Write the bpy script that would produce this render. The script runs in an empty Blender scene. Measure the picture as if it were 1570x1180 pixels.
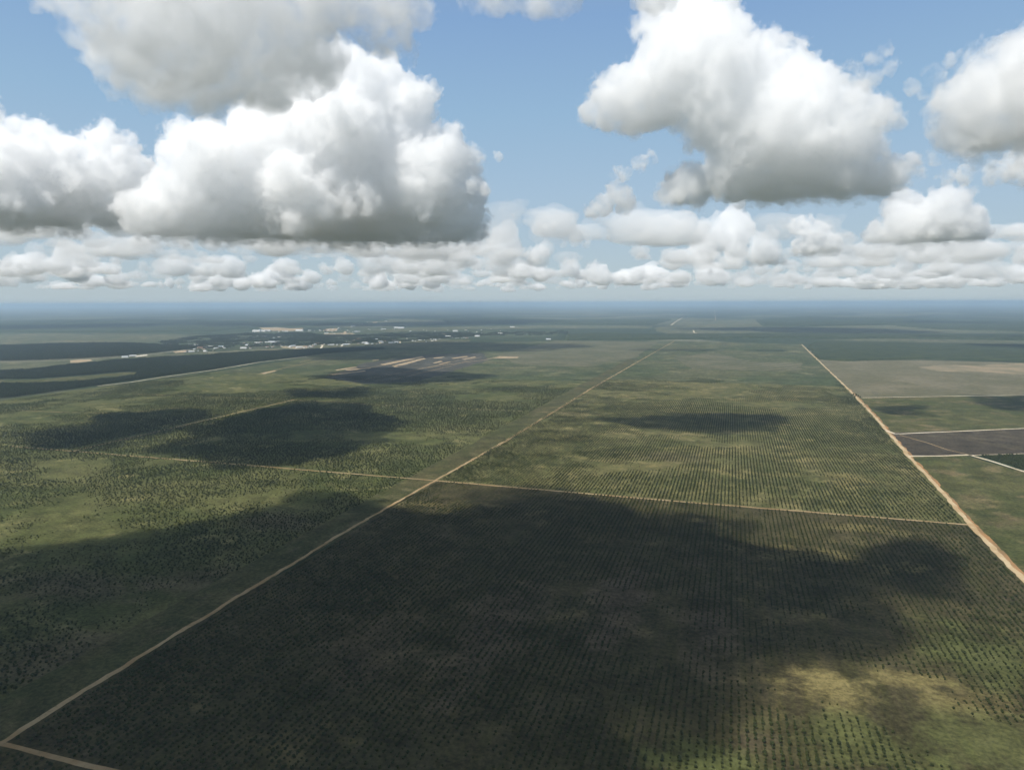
import bpy, bmesh, math, random
import numpy as np
from mathutils import Vector, Matrix, Euler

sc = bpy.context.scene
COL = sc.collection
R = math.radians

# ------------------------------------------------------------------ camera
H = 320.0                       # height of the aircraft above the plain
FPX, CX, CY = 1070.0, 785.0, 590.0   # focal length and centre in photo pixels
PITCH, YAW, ROLL = R(6.70), R(17.5), R(-0.17)
cam_d = bpy.data.cameras.new("camera")
cam = bpy.data.objects.new("camera", cam_d)
COL.objects.link(cam)
cam_d.sensor_width = 36.0
cam_d.lens = 36.0 * FPX / 1570.0
cam_d.clip_start = 1.0
cam_d.clip_end = 400000.0
cam.location = (0, 0, H)
RM = (Matrix.Rotation(YAW, 3, 'Z') @ Matrix.Rotation(R(90) - PITCH, 3, 'X') @ Matrix.Rotation(ROLL, 3, 'Z'))
cam.rotation_euler = RM.to_euler()
sc.camera = cam
RMN = np.array(RM)

# ------------------------------------------------------------------ sun, sky, exposure
SUN_EL, SUN_AZ = R(56.0), R(212.0)        # azimuth counted from +Y towards +X
sun_dir = Vector((math.sin(SUN_AZ) * math.cos(SUN_EL), math.cos(SUN_AZ) * math.cos(SUN_EL), math.sin(SUN_EL)))
sd = bpy.data.lights.new("sun", 'SUN')
sd.energy = 4.8
sd.angle = R(0.53)
sd.color = (1.0, 0.96, 0.90)
sun = bpy.data.objects.new("sun", sd)
COL.objects.link(sun)
sun.rotation_euler = sun_dir.to_track_quat('Z', 'Y').to_euler()

world = bpy.data.worlds.new("World")
sc.world = world
world.use_nodes = True
wn = world.node_tree
wn.nodes.clear()
sky = wn.nodes.new('ShaderNodeTexSky')
sky.sky_type = 'NISHITA'
sky.sun_disc = False
sky.sun_elevation = SUN_EL
sky.sun_rotation = SUN_AZ
sky.altitude = 300
sky.air_density = 1.0
sky.dust_density = 0.3
sky.ozone_density = 2.0
# pale water-vapour veil of the tropical sky, thick towards the horizon
geo = wn.nodes.new('ShaderNodeTexCoord')
sep = wn.nodes.new('ShaderNodeSeparateXYZ'); wn.links.new(geo.outputs['Generated'], sep.inputs[0])
mr = wn.nodes.new('ShaderNodeMapRange'); mr.interpolation_type = 'SMOOTHERSTEP'
mr.inputs['From Min'].default_value = 0.20; mr.inputs['From Max'].default_value = 1.0
mr.inputs['To Min'].default_value = 0.92; mr.inputs['To Max'].default_value = 0.80
wn.links.new(sep.outputs['Z'], mr.inputs['Value'])
veil = wn.nodes.new('ShaderNodeValToRGB'); wn.links.new(sep.outputs['Z'], veil.inputs[0])
els = veil.color_ramp.elements
els[0].position = 0.0; els[0].color = (.45, .53, .57, 1)
els[1].position = 0.60; els[1].color = (.29, .33, .37, 1)
for ps, c in ((.035, (.43, .53, .59)), (.15, (.36, .50, .64)), (.25, (.29, .455, .635)), (.36, (.225, .375, .61))):
    el = els.new(ps); el.color = (*c, 1)
vm = wn.nodes.new('ShaderNodeVectorMath'); vm.operation = 'SCALE'; vm.inputs['Scale'].default_value = 10.0
wn.links.new(veil.outputs[0], vm.inputs[0])
mx = wn.nodes.new('ShaderNodeMix'); mx.data_type = 'RGBA'
wn.links.new(mr.outputs[0], mx.inputs[0]); wn.links.new(sky.outputs[0], mx.inputs[6]); wn.links.new(vm.outputs[0], mx.inputs[7])
bg = wn.nodes.new('ShaderNodeBackground')
bg.inputs['Strength'].default_value = 0.10
wo = wn.nodes.new('ShaderNodeOutputWorld')
wn.links.new(mx.outputs[2], bg.inputs[0])
wn.links.new(bg.outputs[0], wo.inputs[0])

vs = sc.view_settings
vs.view_transform = 'Standard'
vs.look = 'None'
vs.exposure = 0.10
vs.gamma = 1.0
vs.use_curve_mapping = False
sc.render.engine = 'CYCLES'
cy = sc.cycles
cy.max_bounces = 40
cy.diffuse_bounces = 2
cy.glossy_bounces = 2
cy.transmission_bounces = 2
cy.volume_bounces = 40
cy.transparent_max_bounces = 16
cy.volume_step_rate = 0.4
cy.volume_max_steps = 160
cy.use_denoising = True
cy.use_adaptive_sampling = True
cy.adaptive_threshold = 0.02
cy.sample_clamp_indirect = 6.0

# ------------------------------------------------------------------ helpers
rng = np.random.default_rng(7)
random.seed(7)

def ray(px, py):
    d = RMN @ np.array([px - CX, CY - py, -FPX])
    return d / np.linalg.norm(d)

def G(px, py, z=0.0):
    """Photo pixel -> point of the plain (authoring aid: gives real metres)."""
    d = ray(px, py)
    t = (H - z) / max(-d[2], 1e-5)
    return np.array([d[0] * t, d[1] * t])

def C(px, py, D):
    """Photo pixel -> point of the sky at horizontal distance D metres."""
    d = ray(px, py)
    return np.array([0, 0, H]) + d * (D / math.hypot(d[0], d[1]))

def tag(o, label=None, cat=None, group=None, kind=None):
    if label: o['label'] = label
    if cat: o['category'] = cat
    if group: o['group'] = group
    if kind: o['kind'] = kind
    return o

def mesh_np(name, verts, faces):
    """verts (n,3); faces: (m,k) array or list of lists."""
    me = bpy.data.meshes.new(name)
    if isinstance(faces, np.ndarray):
        k = faces.shape[1]
        me.vertices.add(len(verts)); me.vertices.foreach_set('co', np.asarray(verts, np.float32).ravel())
        me.loops.add(faces.size); me.loops.foreach_set('vertex_index', faces.astype(np.int32).ravel())
        me.polygons.add(len(faces)); me.polygons.foreach_set('loop_start', np.arange(0, faces.size, k, dtype=np.int32))
        me.update(calc_edges=True)
    else:
        me.from_pydata([tuple(map(float, v)) for v in verts], [], faces)
        me.update()
    return me

def obj(name, me, mat=None, parent=None):
    o = bpy.data.objects.new(name, me)
    COL.objects.link(o)
    if mat is not None and me is not None and not me.materials:
        me.materials.append(mat)
    if parent is not None:
        o.parent = parent
    return o

def empty(name, loc, rz=0.0):
    o = bpy.data.objects.new(name, None)
    o.empty_display_size = 1.0
    COL.objects.link(o)
    o.location = loc
    o.rotation_euler = (0, 0, rz)
    return o

class N:
    """Small node-tree writer."""
    def __init__(s, name):
        s.mat = bpy.data.materials.new(name); s.mat.use_nodes = True
        s.t = s.mat.node_tree; s.t.nodes.clear()
        s.out = s.t.nodes.new('ShaderNodeOutputMaterial')
    def n(s, typ, **kw):
        nd = s.t.nodes.new(typ)
        for k, v in kw.items():
            if k.startswith('i_'):
                nd.inputs[k[2:].replace('_', ' ')].default_value = v
            else:
                setattr(nd, k, v)
        return nd
    def l(s, a, b): s.t.links.new(a, b)
    def coords(s, sx=1, sy=1, sz=1, rot=0.0, off=(0, 0, 0)):
        tc = s.n('ShaderNodeTexCoord'); mp = s.n('ShaderNodeMapping')
        s.l(tc.outputs['Object'], mp.inputs[0])
        mp.inputs['Scale'].default_value = (sx, sy, sz); mp.inputs['Rotation'].default_value = (0, 0, rot)
        mp.inputs['Location'].default_value = off
        return mp.outputs[0]
    def noise(s, vec, scale, detail=4, rough=0.55, dist=0.0):
        nd = s.n('ShaderNodeTexNoise'); nd.inputs['Scale'].default_value = scale
        nd.inputs['Detail'].default_value = detail; nd.inputs['Roughness'].default_value = rough
        nd.inputs['Distortion'].default_value = dist
        s.l(vec, nd.inputs['Vector']); return nd.outputs['Fac']
    def ramp(s, fac, lo, hi, a=0.0, b=1.0):
        nd = s.n('ShaderNodeMapRange'); nd.interpolation_type = 'SMOOTHSTEP'
        nd.inputs['From Min'].default_value = lo; nd.inputs['From Max'].default_value = hi
        nd.inputs['To Min'].default_value = a; nd.inputs['To Max'].default_value = b
        s.l(fac, nd.inputs['Value']); return nd.outputs[0]
    def mix(s, fac, a, b, mode='MIX'):
        nd = s.n('ShaderNodeMix'); nd.data_type = 'RGBA'; nd.blend_type = mode
        if hasattr(fac, 'is_linked'): s.l(fac, nd.inputs[0])
        else: nd.inputs[0].default_value = fac
        for sock, v in ((nd.inputs[6], a), (nd.inputs[7], b)):
            if hasattr(v, 'is_linked'): s.l(v, sock)
            else: sock.default_value = (*v, 1)
        return nd.outputs[2]
    def math(s, op, a, b=0.0):
        nd = s.n('ShaderNodeMath'); nd.operation = op
        for i, v in enumerate((a, b)):
            if hasattr(v, 'is_linked'): s.l(v, nd.inputs[i])
            else: nd.inputs[i].default_value = v
        return nd.outputs[0]
    def diffuse(s, col, rough=0.9, spec=0.1, transl=None):
        b = s.n('ShaderNodeBsdfPrincipled')
        b.inputs['Roughness'].default_value = rough
        b.inputs['Specular IOR Level'].default_value = spec
        if hasattr(col, 'is_linked'): s.l(col, b.inputs['Base Color'])
        else: b.inputs['Base Color'].default_value = (*col, 1)
        s.l(b.outputs[0], s.out.inputs['Surface'])
        return b

# lattice noise for numpy
_LAT = rng.random((64, 64, 64)).astype(np.float32)
def vnoise(p):
    """p (n,3) in lattice units -> value noise in -1..1"""
    i = np.floor(p).astype(np.int32); f = (p - i).astype(np.float32)
    f = f * f * (3 - 2 * f); i &= 63; j = (i + 1) & 63
    x0, y0, z0 = i.T; x1, y1, z1 = j.T; fx, fy, fz = f.T
    a = _LAT[x0, y0, z0] * (1 - fx) + _LAT[x1, y0, z0] * fx
    b = _LAT[x0, y1, z0] * (1 - fx) + _LAT[x1, y1, z0] * fx
    c = _LAT[x0, y0, z1] * (1 - fx) + _LAT[x1, y0, z1] * fx
    d = _LAT[x0, y1, z1] * (1 - fx) + _LAT[x1, y1, z1] * fx
    return ((a * (1 - fy) + b * fy) * (1 - fz) + (c * (1 - fy) + d * fy) * fz) * 2 - 1
def fbm(p, octaves=4, gain=0.5):
    v = 0; a = 1.0; q = np.asarray(p, np.float32)
    for k in range(octaves):
        v = v + a * vnoise(q + 17.3 * k); q = q * 2.03; a *= gain
    return v
def noise2(x, y, s, seed=0.0, octaves=3):
    p = np.stack([np.asarray(x) / s + seed, np.asarray(y) / s + seed * 1.7, np.full(np.shape(x), seed * 0.37)], -1)
    return fbm(p.reshape(-1, 3), octaves).reshape(np.shape(x))
# ------------------------------------------------------------------ clouds
def surface_nets(f, origin, h):
    nx, ny, nz = f.shape
    ins = f < 0
    cnt = np.zeros((nx - 1, ny - 1, nz - 1), np.int8)
    for a in (0, 1):
        for b in (0, 1):
            for c in (0, 1):
                cnt += ins[a:nx - 1 + a, b:ny - 1 + b, c:nz - 1 + c]
    act = (cnt > 0) & (cnt < 8)
    I = np.argwhere(act)
    idx = np.full(act.shape, -1, np.int32); idx[act] = np.arange(len(I))
    P = np.zeros((len(I), 3), np.float32); W = np.zeros(len(I), np.float32)
    ends = [(a, b, c) for a in (0, 1) for b in (0, 1) for c in (0, 1)]
    for u in ends:
        for ax in range(3):
            if u[ax]: continue
            v = list(u); v[ax] = 1
            fa = f[I[:, 0] + u[0], I[:, 1] + u[1], I[:, 2] + u[2]]
            fb = f[I[:, 0] + v[0], I[:, 1] + v[1], I[:, 2] + v[2]]
            m = (fa < 0) != (fb < 0)
            t = np.where(m, fa / np.where(m, fa - fb, 1), 0)
            q = np.tile(np.array(u, np.float32), (len(I), 1)); q[:, ax] += t
            P += q * m[:, None]; W += m
    V = (I + P / W[:, None]) * h + origin
    Q = []
    for ax in range(3):
        b, c = (ax + 1) % 3, (ax + 2) % 3
        sl0 = [slice(None)] * 3; sl1 = [slice(None)] * 3
        sl0[ax] = slice(0, -1); sl1[ax] = slice(1, None)
        for s in (sl0, sl1):
            s[b] = slice(1, -1); s[c] = slice(1, -1)
        ea, eb = ins[tuple(sl0)], ins[tuple(sl1)]
        E = np.argwhere(ea != eb)
        if not len(E): continue
        out = ea[tuple(E.T)]
        base = E.copy(); base[:, b] += 1; base[:, c] += 1
        def cell(db, dc):
            q = base.copy(); q[:, b] += db; q[:, c] += dc
            return idx[q[:, 0], q[:, 1], q[:, 2]]
        q = np.stack([cell(-1, -1), cell(0, -1), cell(0, 0), cell(-1, 0)], 1)
        q[~out] = q[~out][:, ::-1]
        Q.append(q)
    return V, np.concatenate(Q)

def cloud_mesh(name, S, base, h, amp=0.35, seed=0.0, rag=1.0, fuzz=2.0, shell=0.0, lift=0.0):
    """S (n,4): spheres (x,y,z,r). A lumpy cumulus surface round their union, cut to a soft flat base."""
    S = np.asarray(S, np.float32)
    pad = 4 * h + 0.3 * S[:, 3].max()
    lo = (S[:, :3] - S[:, 3:]).min(0) - pad
    hi = (S[:, :3] + S[:, 3:]).max(0) + pad
    n = np.ceil((hi - lo) / h).astype(int) + 1
    ax = [lo[k] + np.arange(n[k], dtype=np.float32) * h for k in range(3)]
    k_s = 0.12 * float(np.median(S[:, 3])) + 0.6 * h
    f = np.full(n, 1e4, np.float32)
    for x, y, z, r in S:
        m = pad
        sl = tuple(slice(max(0, int((c - r - m - lo[k]) / h)), int((c + r + m - lo[k]) / h) + 2) for k, c in enumerate((x, y, z)))
        d = np.sqrt((ax[0][sl[0], None, None] - x) ** 2 + (ax[1][None, sl[1], None] - y) ** 2 + (ax[2][None, None, sl[2]] - z) ** 2) - r
        g = f[sl]
        e = np.clip(0.5 + 0.5 * (g - d) / k_s, 0, 1)
        f[sl] = g * (1 - e) + d * e - k_s * e * (1 - e)
    rm = float(np.percentile(S[:, 3], 93))
    band = np.abs(f) < 0.9 * rm * max(amp, .2) + 3 * h
    I = np.argwhere(band)
    P = lo + I.astype(np.float32) * h
    wp = P + rm * 0.16 * np.stack([fbm(P / (rm * 0.5) + o, 3) for o in (3.1, 7.7, 12.9)], 1)
    big = fbm(wp / (rm * 1.3) + seed, 2)
    oct_ = int(np.clip(math.log2(max(2.1, rm * 0.9 / h)), 3, 7))
    bil = 0; a = 1.0; q = wp / (rm * 0.75) + seed * 2
    for k in range(oct_):
        bil = bil + a * (0.5 - 1.35 * np.abs(vnoise(q + 9.1 * k))); q = q * 2.07; a *= 0.70
    fine = fbm(P / (6 * h) + seed, 3, 0.6)
    d = f[band] - rm * amp * (0.5 * big + rag * 0.6 * bil) + fuzz * h * fine
    cut = base - P[:, 2] + rm * 0.42 * fbm(P / (rm * 0.8) + seed, 4)
    core = f.copy()
    f[band] = np.maximum(d, cut)
    core[band] = np.maximum(d, cut + rm * lift)
    # voxels well inside but under the base
    zc = ax[2][None, None, :]
    f = np.where(~band & (f < 0), np.maximum(f, base - zc), f)
    core = np.where(~band & (core < 0), np.maximum(core, base + rm * lift - zc), core)
    core[[0, -1]] = h; core[:, [0, -1]] = h; core[:, :, [0, -1]] = h
    V, Q = surface_nets(core, lo, h)
    me = mesh_np(name, V, Q)
    if not shell:
        return me, None
    band = np.abs(f) < shell * rm * 1.6 + 2 * h
    I = np.argwhere(band); P = lo + I.astype(np.float32) * h
    wv = fbm(P / (rm * 0.35) + seed + 5, 4, 0.65)
    f[band] -= shell * rm * (0.35 + 0.9 * wv)
    f[~band & (f > 0)] = h * 4
    f[[0, -1]] = h; f[:, [0, -1]] = h; f[:, :, [0, -1]] = h
    V, Q = surface_nets(f, lo, h)
    return me, mesh_np(name + '_fringe', V, Q)

def knobs(c, mr, kids, rg, up, out, small=3):
    for k in range(kids):
        v = rg.normal(size=3); v[2] = v[2] * 0.85 + up; v /= np.linalg.norm(v)
        rr = mr * rg.uniform(0.14, 0.42)
        p = c + v * mr * rg.uniform(0.78, 1.0)
        out.append((*p, rr))
        for j in range(small):
            w = v + rg.normal(size=3) * 0.7; w /= np.linalg.norm(w)
            out.append((*(p + w * rr * 0.9), rr * rg.uniform(0.3, 0.55)))

def lobes(L, D, spread=0.6, kids=26, seed=0, up=0.35):
    """Photo-space lobes (x, y, r) at distance D -> spheres in metres, each with smaller knobs round it."""
    rg = np.random.default_rng(seed); out = []
    fwd = ray(CX, CY); fwd = np.array([fwd[0], fwd[1], 0]); fwd /= np.linalg.norm(fwd)
    for x, y, r in L:
        c = C(x, y, D)
        mr = r * math.hypot(D, c[2] - H) / FPX
        c = c + fwd * mr * spread * rg.uniform(-1, 1)
        out.append((*c, mr))
        knobs(c, mr, kids, rg, up, out)
    return np.array(out)

def vol_mat(name, dens, scale=140.0, lo=0.36, hi=0.60, aniso=0.0):
    """Cloud droplets: pure white scatter, its density torn by turbulence (scale in metres)."""
    m = N(name)
    v = m.n('ShaderNodeVolumePrincipled')
    v.inputs['Color'].default_value = (1, 1, 1, 1)
    v.inputs['Anisotropy'].default_value = aniso
    if scale:
        n = m.noise(m.coords(), 1 / scale, 3, 0.62)
        m.l(m.ramp(n, lo, hi, 0.0, dens), v.inputs['Density'])
    else:
        v.inputs['Density'].default_value = dens
    m.l(v.outputs[0], m.out.inputs['Volume'])
    return m.mat

M_CLOUD = vol_mat('cloud_dense', 0.0150, 210.0, .32, .68, aniso=0.5)
M_FRINGE = vol_mat('cloud_fringe', 0.0045, 150.0, .44, .64)
M_BANK = vol_mat('cloud_bank', 0.006, None)
M_GREY = vol_mat('cloud_grey', 0.0046, 300.0, .34, .70, aniso=0.3)
M_FARCLOUD = vol_mat('cloud_far', 0.0026, None)
M_FARTHIN = vol_mat('cloud_veil', 0.0011, None)
M_THIN = vol_mat('cloud_thin', 0.010, 110.0, .42, .62)
M_WISP = vol_mat('cloud_wisp', 0.0055, 150.0, .38, .70)

CLOUDS = []
def cloud(L, D, base_py, label, mat=None, kids=26, seed=0, amp=0.34, vox=1.7, spread=0.6, rag=1.1, up=0.35, shell=0.46):
    S = lobes(L, D, spread, kids, seed, up)
    mx = sum(l[0] for l in L) / len(L)
    base = C(mx, base_py, D)[2]
    h = vox * D / FPX
    me, fr = cloud_mesh('cumulus_cloud', S, base, h, amp, seed * 3.7 + 1.3, rag, shell=shell, lift=0.42 if shell else 0.0)
    o = obj('cumulus_cloud', me, mat or M_CLOUD)
    if fr: obj('cloud_fringe', fr, M_FRINGE, o)
    tag(o, label, 'cloud', kind='stuff')
    CLOUDS.append(o)
    return o

# big bright tower right of the blue gap
cloud([(1060, 100, 70), (1040, 60, 42), (1085, 42, 32), (1000, 145, 48), (940, 165, 34), (905, 172, 16), (1100, 160, 66), (1170, 130, 50), (1010, 105, 38),
       (1172, 85, 26), (1215, 92, 22), (1230, 150, 48), (1160, 210, 75), (1240, 220, 70), (1290, 250, 50), (1130, 265, 50), (1265, 180, 30),
       (1200, 280, 52), (1270, 285, 38), (1330, 283, 34), (1370, 268, 22), (1060, 285, 34), (1030, 298, 20), (1120, 200, 40)],
      7600, 314, 'tall white cumulus tower with a shaded grey middle, right of the blue gap', seed=11)
# big left mass
cloud([(480, 150, 62), (540, 120, 36), (580, 150, 50), (630, 165, 32), (440, 170, 46), (520, 210, 75), (420, 220, 46), (330, 255, 46), (318, 212, 18),
       (290, 260, 26), (600, 220, 55), (680, 250, 42), (715, 258, 20), (640, 290, 60), (560, 290, 75), (460, 300, 75), (370, 310, 60),
       (290, 310, 42), (700, 310, 40), (230, 330, 36), (725, 350, 22), (680, 350, 30), (620, 345, 40), (530, 350, 40), (430, 355, 36), (340, 350, 36), (260, 350, 30), (300, 230, 16), (375, 195, 24), (410, 180, 30)],
      10500, 374, 'broad heaped white cumulus mass left of the blue gap', seed=21, vox=1.9)
cloud([(30, 225, 32), (55, 250, 44), (10, 270, 46), (100, 285, 38), (172, 235, 28), (195, 275, 36), (160, 300, 40), (60, 310, 44), (0, 320, 40), (220, 310, 20), (-60, 280, 80), (-120, 300, 90)],
      11500, 352, 'white cumulus with two rounded towers at the far left', seed=31, vox=1.9)
# grey cloud with a dark base, upper left
cloud([(160, 60, 48), (230, 90, 60), (300, 50, 95), (370, 60, 75), (330, 120, 50), (250, 20, 95), (430, 40, 70), (380, -40, 110), (520, 10, 50), (590, 35, 42), (635, 22, 26),
       (560, -30, 60), (450, 85, 36), (180, 10, 50), (130, 50, 22), (200, 130, 26), (400, 140, 34), (300, -60, 120), (610, 65, 20)],
      4300, 168, 'large grey cumulus with a dark flat base at the upper left', mat=M_GREY, seed=41, kids=10, vox=2.4, spread=1.2, shell=0.22)
# smaller ones
cloud([(1400, 318, 26), (1440, 325, 28), (1375, 350, 24), (1470, 345, 26), (1500, 355, 16), (1350, 362, 18), (1415, 352, 30), (1455, 362, 20)], 11500, 374,
      'small heaped cumulus with a grey heart at the right', seed=51, kids=9, spread=1.0)
cloud([(1500, 160, 44), (1530, 130, 40), (1562, 105, 36), (1480, 195, 30), (1540, 190, 50), (1590, 150, 70), (1620, 200, 80), (1660, 120, 90)], 5200, 232,
      'rounded white cumulus cut by the right edge of the photo', seed=52, kids=10, vox=2.0)
cloud([(1450, 272, 9), (1485, 268, 12), (1525, 266, 16), (1570, 255, 24), (1610, 258, 36)], 6800, 292, 'low strip of cloud under the rounded cumulus at the right edge', mat=M_THIN, seed=53, kids=7)
cloud([(948, 298, 18), (925, 314, 16), (958, 315, 15), (906, 325, 10)], 9000, 336, 'small lone cumulus left of the tall tower', mat=None, seed=54, kids=8, vox=1.4)
cloud([(955, 264, 12), (980, 252, 13), (998, 242, 10), (940, 270, 7)], 9500, 280, 'wisp of cloud above the small lone cumulus', mat=M_WISP, seed=55, kids=8, rag=1.6, vox=1.4)
cloud([(1310, 112, 15), (1338, 92, 10), (1358, 76, 8), (1330, 128, 12), (1302, 150, 10), (1360, 105, 9), (1345, 115, 9)], 5600, 176, 'torn wisp of cloud right of the tall tower', mat=M_WISP, seed=56, kids=8, rag=2.2, amp=.5, vox=1.4)
cloud([(1400, 132, 10), (1428, 112, 11), (1458, 92, 9), (1488, 76, 7), (1415, 145, 8), (1475, 85, 7), (1440, 120, 10)], 5600, 176, 'slanting wisp of cloud near the right edge', mat=M_WISP, seed=57, kids=8, rag=2.2, amp=.5, vox=1.4)
cloud([(1357, 180, 20), (1345, 190, 14), (1375, 188, 13), (1430, 172, 12), (1440, 162, 9)], 6200, 204, 'small soft puff of cloud under the torn wisp', mat=M_WISP, seed=58, kids=8, vox=1.4)
cloud([(760, -14, 30), (820, -4, 26), (862, -8, 30), (725, -12, 22), (845, 12, 14), (790, 2, 16)], 3900, 30, 'ragged cloud hanging into the top of the photo', mat=M_GREY, seed=59, kids=8)
cloud([(1005, -8, 24), (980, 0, 14), (1030, 2, 12), (1000, 12, 9)], 3900, 24, 'small ragged cloud at the top of the photo', mat=M_THIN, seed=60, kids=8)
cloud([(742, 292, 10), (728, 286, 12), (765, 242, 7)], 9800, 302, 'scrap of cloud off the edge of the heaped mass', mat=M_WISP, seed=61, kids=7, rag=1.6, vox=1.3)
cloud([(792, 330, 6), (832, 352, 8), (850, 346, 6), (826, 340, 6)], 12000, 362, 'scraps of cloud over the horizon bank', mat=M_WISP, seed=62, kids=7, rag=1.6, vox=1.3)
cloud([(1225, 348, 14), (1245, 358, 18), (1270, 375, 18), (1240, 380, 22)], 13500, 392, 'leaning cumulus over the horizon bank', mat=M_THIN, seed=63, kids=8)

# rows of far cumulus down to the horizon: a few shapes, many copies
FAR = []
for q in range(9):
    rg = np.random.default_rng(200 + q); S = []
    n = rg.integers(5, 9); w = rg.uniform(500, 900)
    for k in range(n):
        t = rg.uniform(-1, 1); r = rg.uniform(90, 200) * (1.15 - .5 * abs(t))
        c = np.array([t * w, rg.uniform(-250, 250), rg.uniform(0.1, 1) * 330 * (1 - .6 * abs(t)) * rg.uniform(.6, 1.6)])
        S.append((*c, r)); knobs(c, r, 8, rg, .35, S, 2)
    me, _ = cloud_mesh('far_cumulus', np.array(S), -20.0, 21.0, .36, q * 2.9, 1.1)
    me.materials.append(M_FARCLOUD if q < 5 else M_FARTHIN); FAR.append(me)
rg = np.random.default_rng(77)
spots = [(13500 * (66000 / 13500) ** (u ** .8), rg.uniform(-130, 1700)) for u in np.linspace(0, 1, 256)]
spots += [(rg.uniform(12500, 20000), rg.uniform(-120, 770)) for k in range(40)]
for D, px in spots:
    if D < 17000 and 1290 < px < 1440: continue
    if noise2(np.array([px]), np.array([D / 60]), 170.0, 5.5, 2)[0] < -.80: continue
    c = C(px, 400, D)
    o = obj('far_cumulus', FAR[rg.integers(len(FAR))])
    s = float(np.exp(rg.normal(0, .38))) * (.80 + D / 45000)
    o.location = (c[0], c[1], 1430 + rg.uniform(-130, 150))
    o.rotation_euler = (0, 0, math.atan2(c[1], c[0]) + math.pi / 2 + rg.uniform(-.6, .6) + (math.pi if rg.random() < .5 else 0))
    o.scale = (s * rg.uniform(.9, 2.0), s, s * rg.uniform(.6, 1.5))
    tag(o, 'distant cumulus in the cloud bank above the horizon', 'cloud', 'far clouds', kind='stuff')
# ------------------------------------------------------------------ materials of the plain
def grass_mat(name, cols, big=1 / 190, mid=1 / 38, fine=1 / 4.5, row=None, dry=0.5, soil=0.45, seed=0.0, bump=0.0, k_dry=.75, k_soil=.75, patches=()):
    """cols: lush, olive, dry, soil"""
    m = N(name)
    v = m.coords(off=(seed * 131.0, seed * 77.0, 0))
    a = m.noise(v, big, 5, 0.6, 0.6); b = m.noise(v, mid, 5, 0.65); c = m.noise(v, fine, 3, 0.7)
    v2 = m.coords(off=(seed * 37 + 900, seed * 51 - 400, 0)); d = m.noise(v2, big * 1.7, 6, 0.62, 0.8)
    col = m.mix(m.ramp(a, 0.36, 0.66), cols[0], cols[1])
    col = m.mix(m.math('MULTIPLY', m.ramp(m.math('ADD', m.math('MULTIPLY', d, 0.7), m.math('MULTIPLY', b, 0.3)), dry, dry + 0.16), k_dry), col, cols[2])
    e = m.noise(v2, big * 2.6, 6, 0.66, 0.4)
    col = m.mix(m.math('MULTIPLY', m.ramp(m.math('ADD', m.math('MULTIPLY', e, 0.65), m.math('MULTIPLY', b, 0.35)), 1 - soil, 1.14 - soil), k_soil), col, cols[3])
    if row:
        vr = m.coords(1 / row[0], 1 / row[1], 1, off=(0.3, 0.7, 0))
        r = m.noise(vr, 1.0, 3, 0.6)
        col = m.mix(m.ramp(r, 0.25, 0.75, 0.0, 0.55), col, row[2], 'MIX')
    for (pxx, pyy, rx, ry, rot, pc, k) in patches:      # patches of grass or soil at known spots; some put sunlight into the colour
        mp = m.n('ShaderNodeMapping'); mp.vector_type = 'TEXTURE'; tc = m.n('ShaderNodeTexCoord'); m.l(tc.outputs['Object'], mp.inputs[0])
        mp.inputs['Location'].default_value = (pxx, pyy, 0); mp.inputs['Rotation'].default_value = (0, 0, rot); mp.inputs['Scale'].default_value = (rx, ry, 1)
        ln = m.n('ShaderNodeVectorMath', operation='LENGTH'); m.l(mp.outputs[0], ln.inputs[0])
        q = m.math('ADD', m.math('SUBTRACT', 1.0, ln.outputs['Value']), m.math('MULTIPLY', m.math('SUBTRACT', m.math('ADD', m.math('MULTIPLY', a, .5), m.math('MULTIPLY', b, .9)), .70), 2.4))
        col = m.mix(m.math('MULTIPLY', m.ramp(q, 0.0, 0.75), k), col, pc)
    # fine mottle of tussocks and bare spots
    mott = m.ramp(m.math('ADD', m.math('MULTIPLY', b, 0.45), m.math('MULTIPLY', c, 0.55)), 0.32, 0.68, 0.42, 1.65)
    mm = m.n('ShaderNodeCombineColor')
    for i in range(3): m.l(mott, mm.inputs[i])
    col = m.mix(1.0, col, mm.outputs[0], 'MULTIPLY')
    m.diffuse(col, 0.95, 0.05)
    return m.mat

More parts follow.
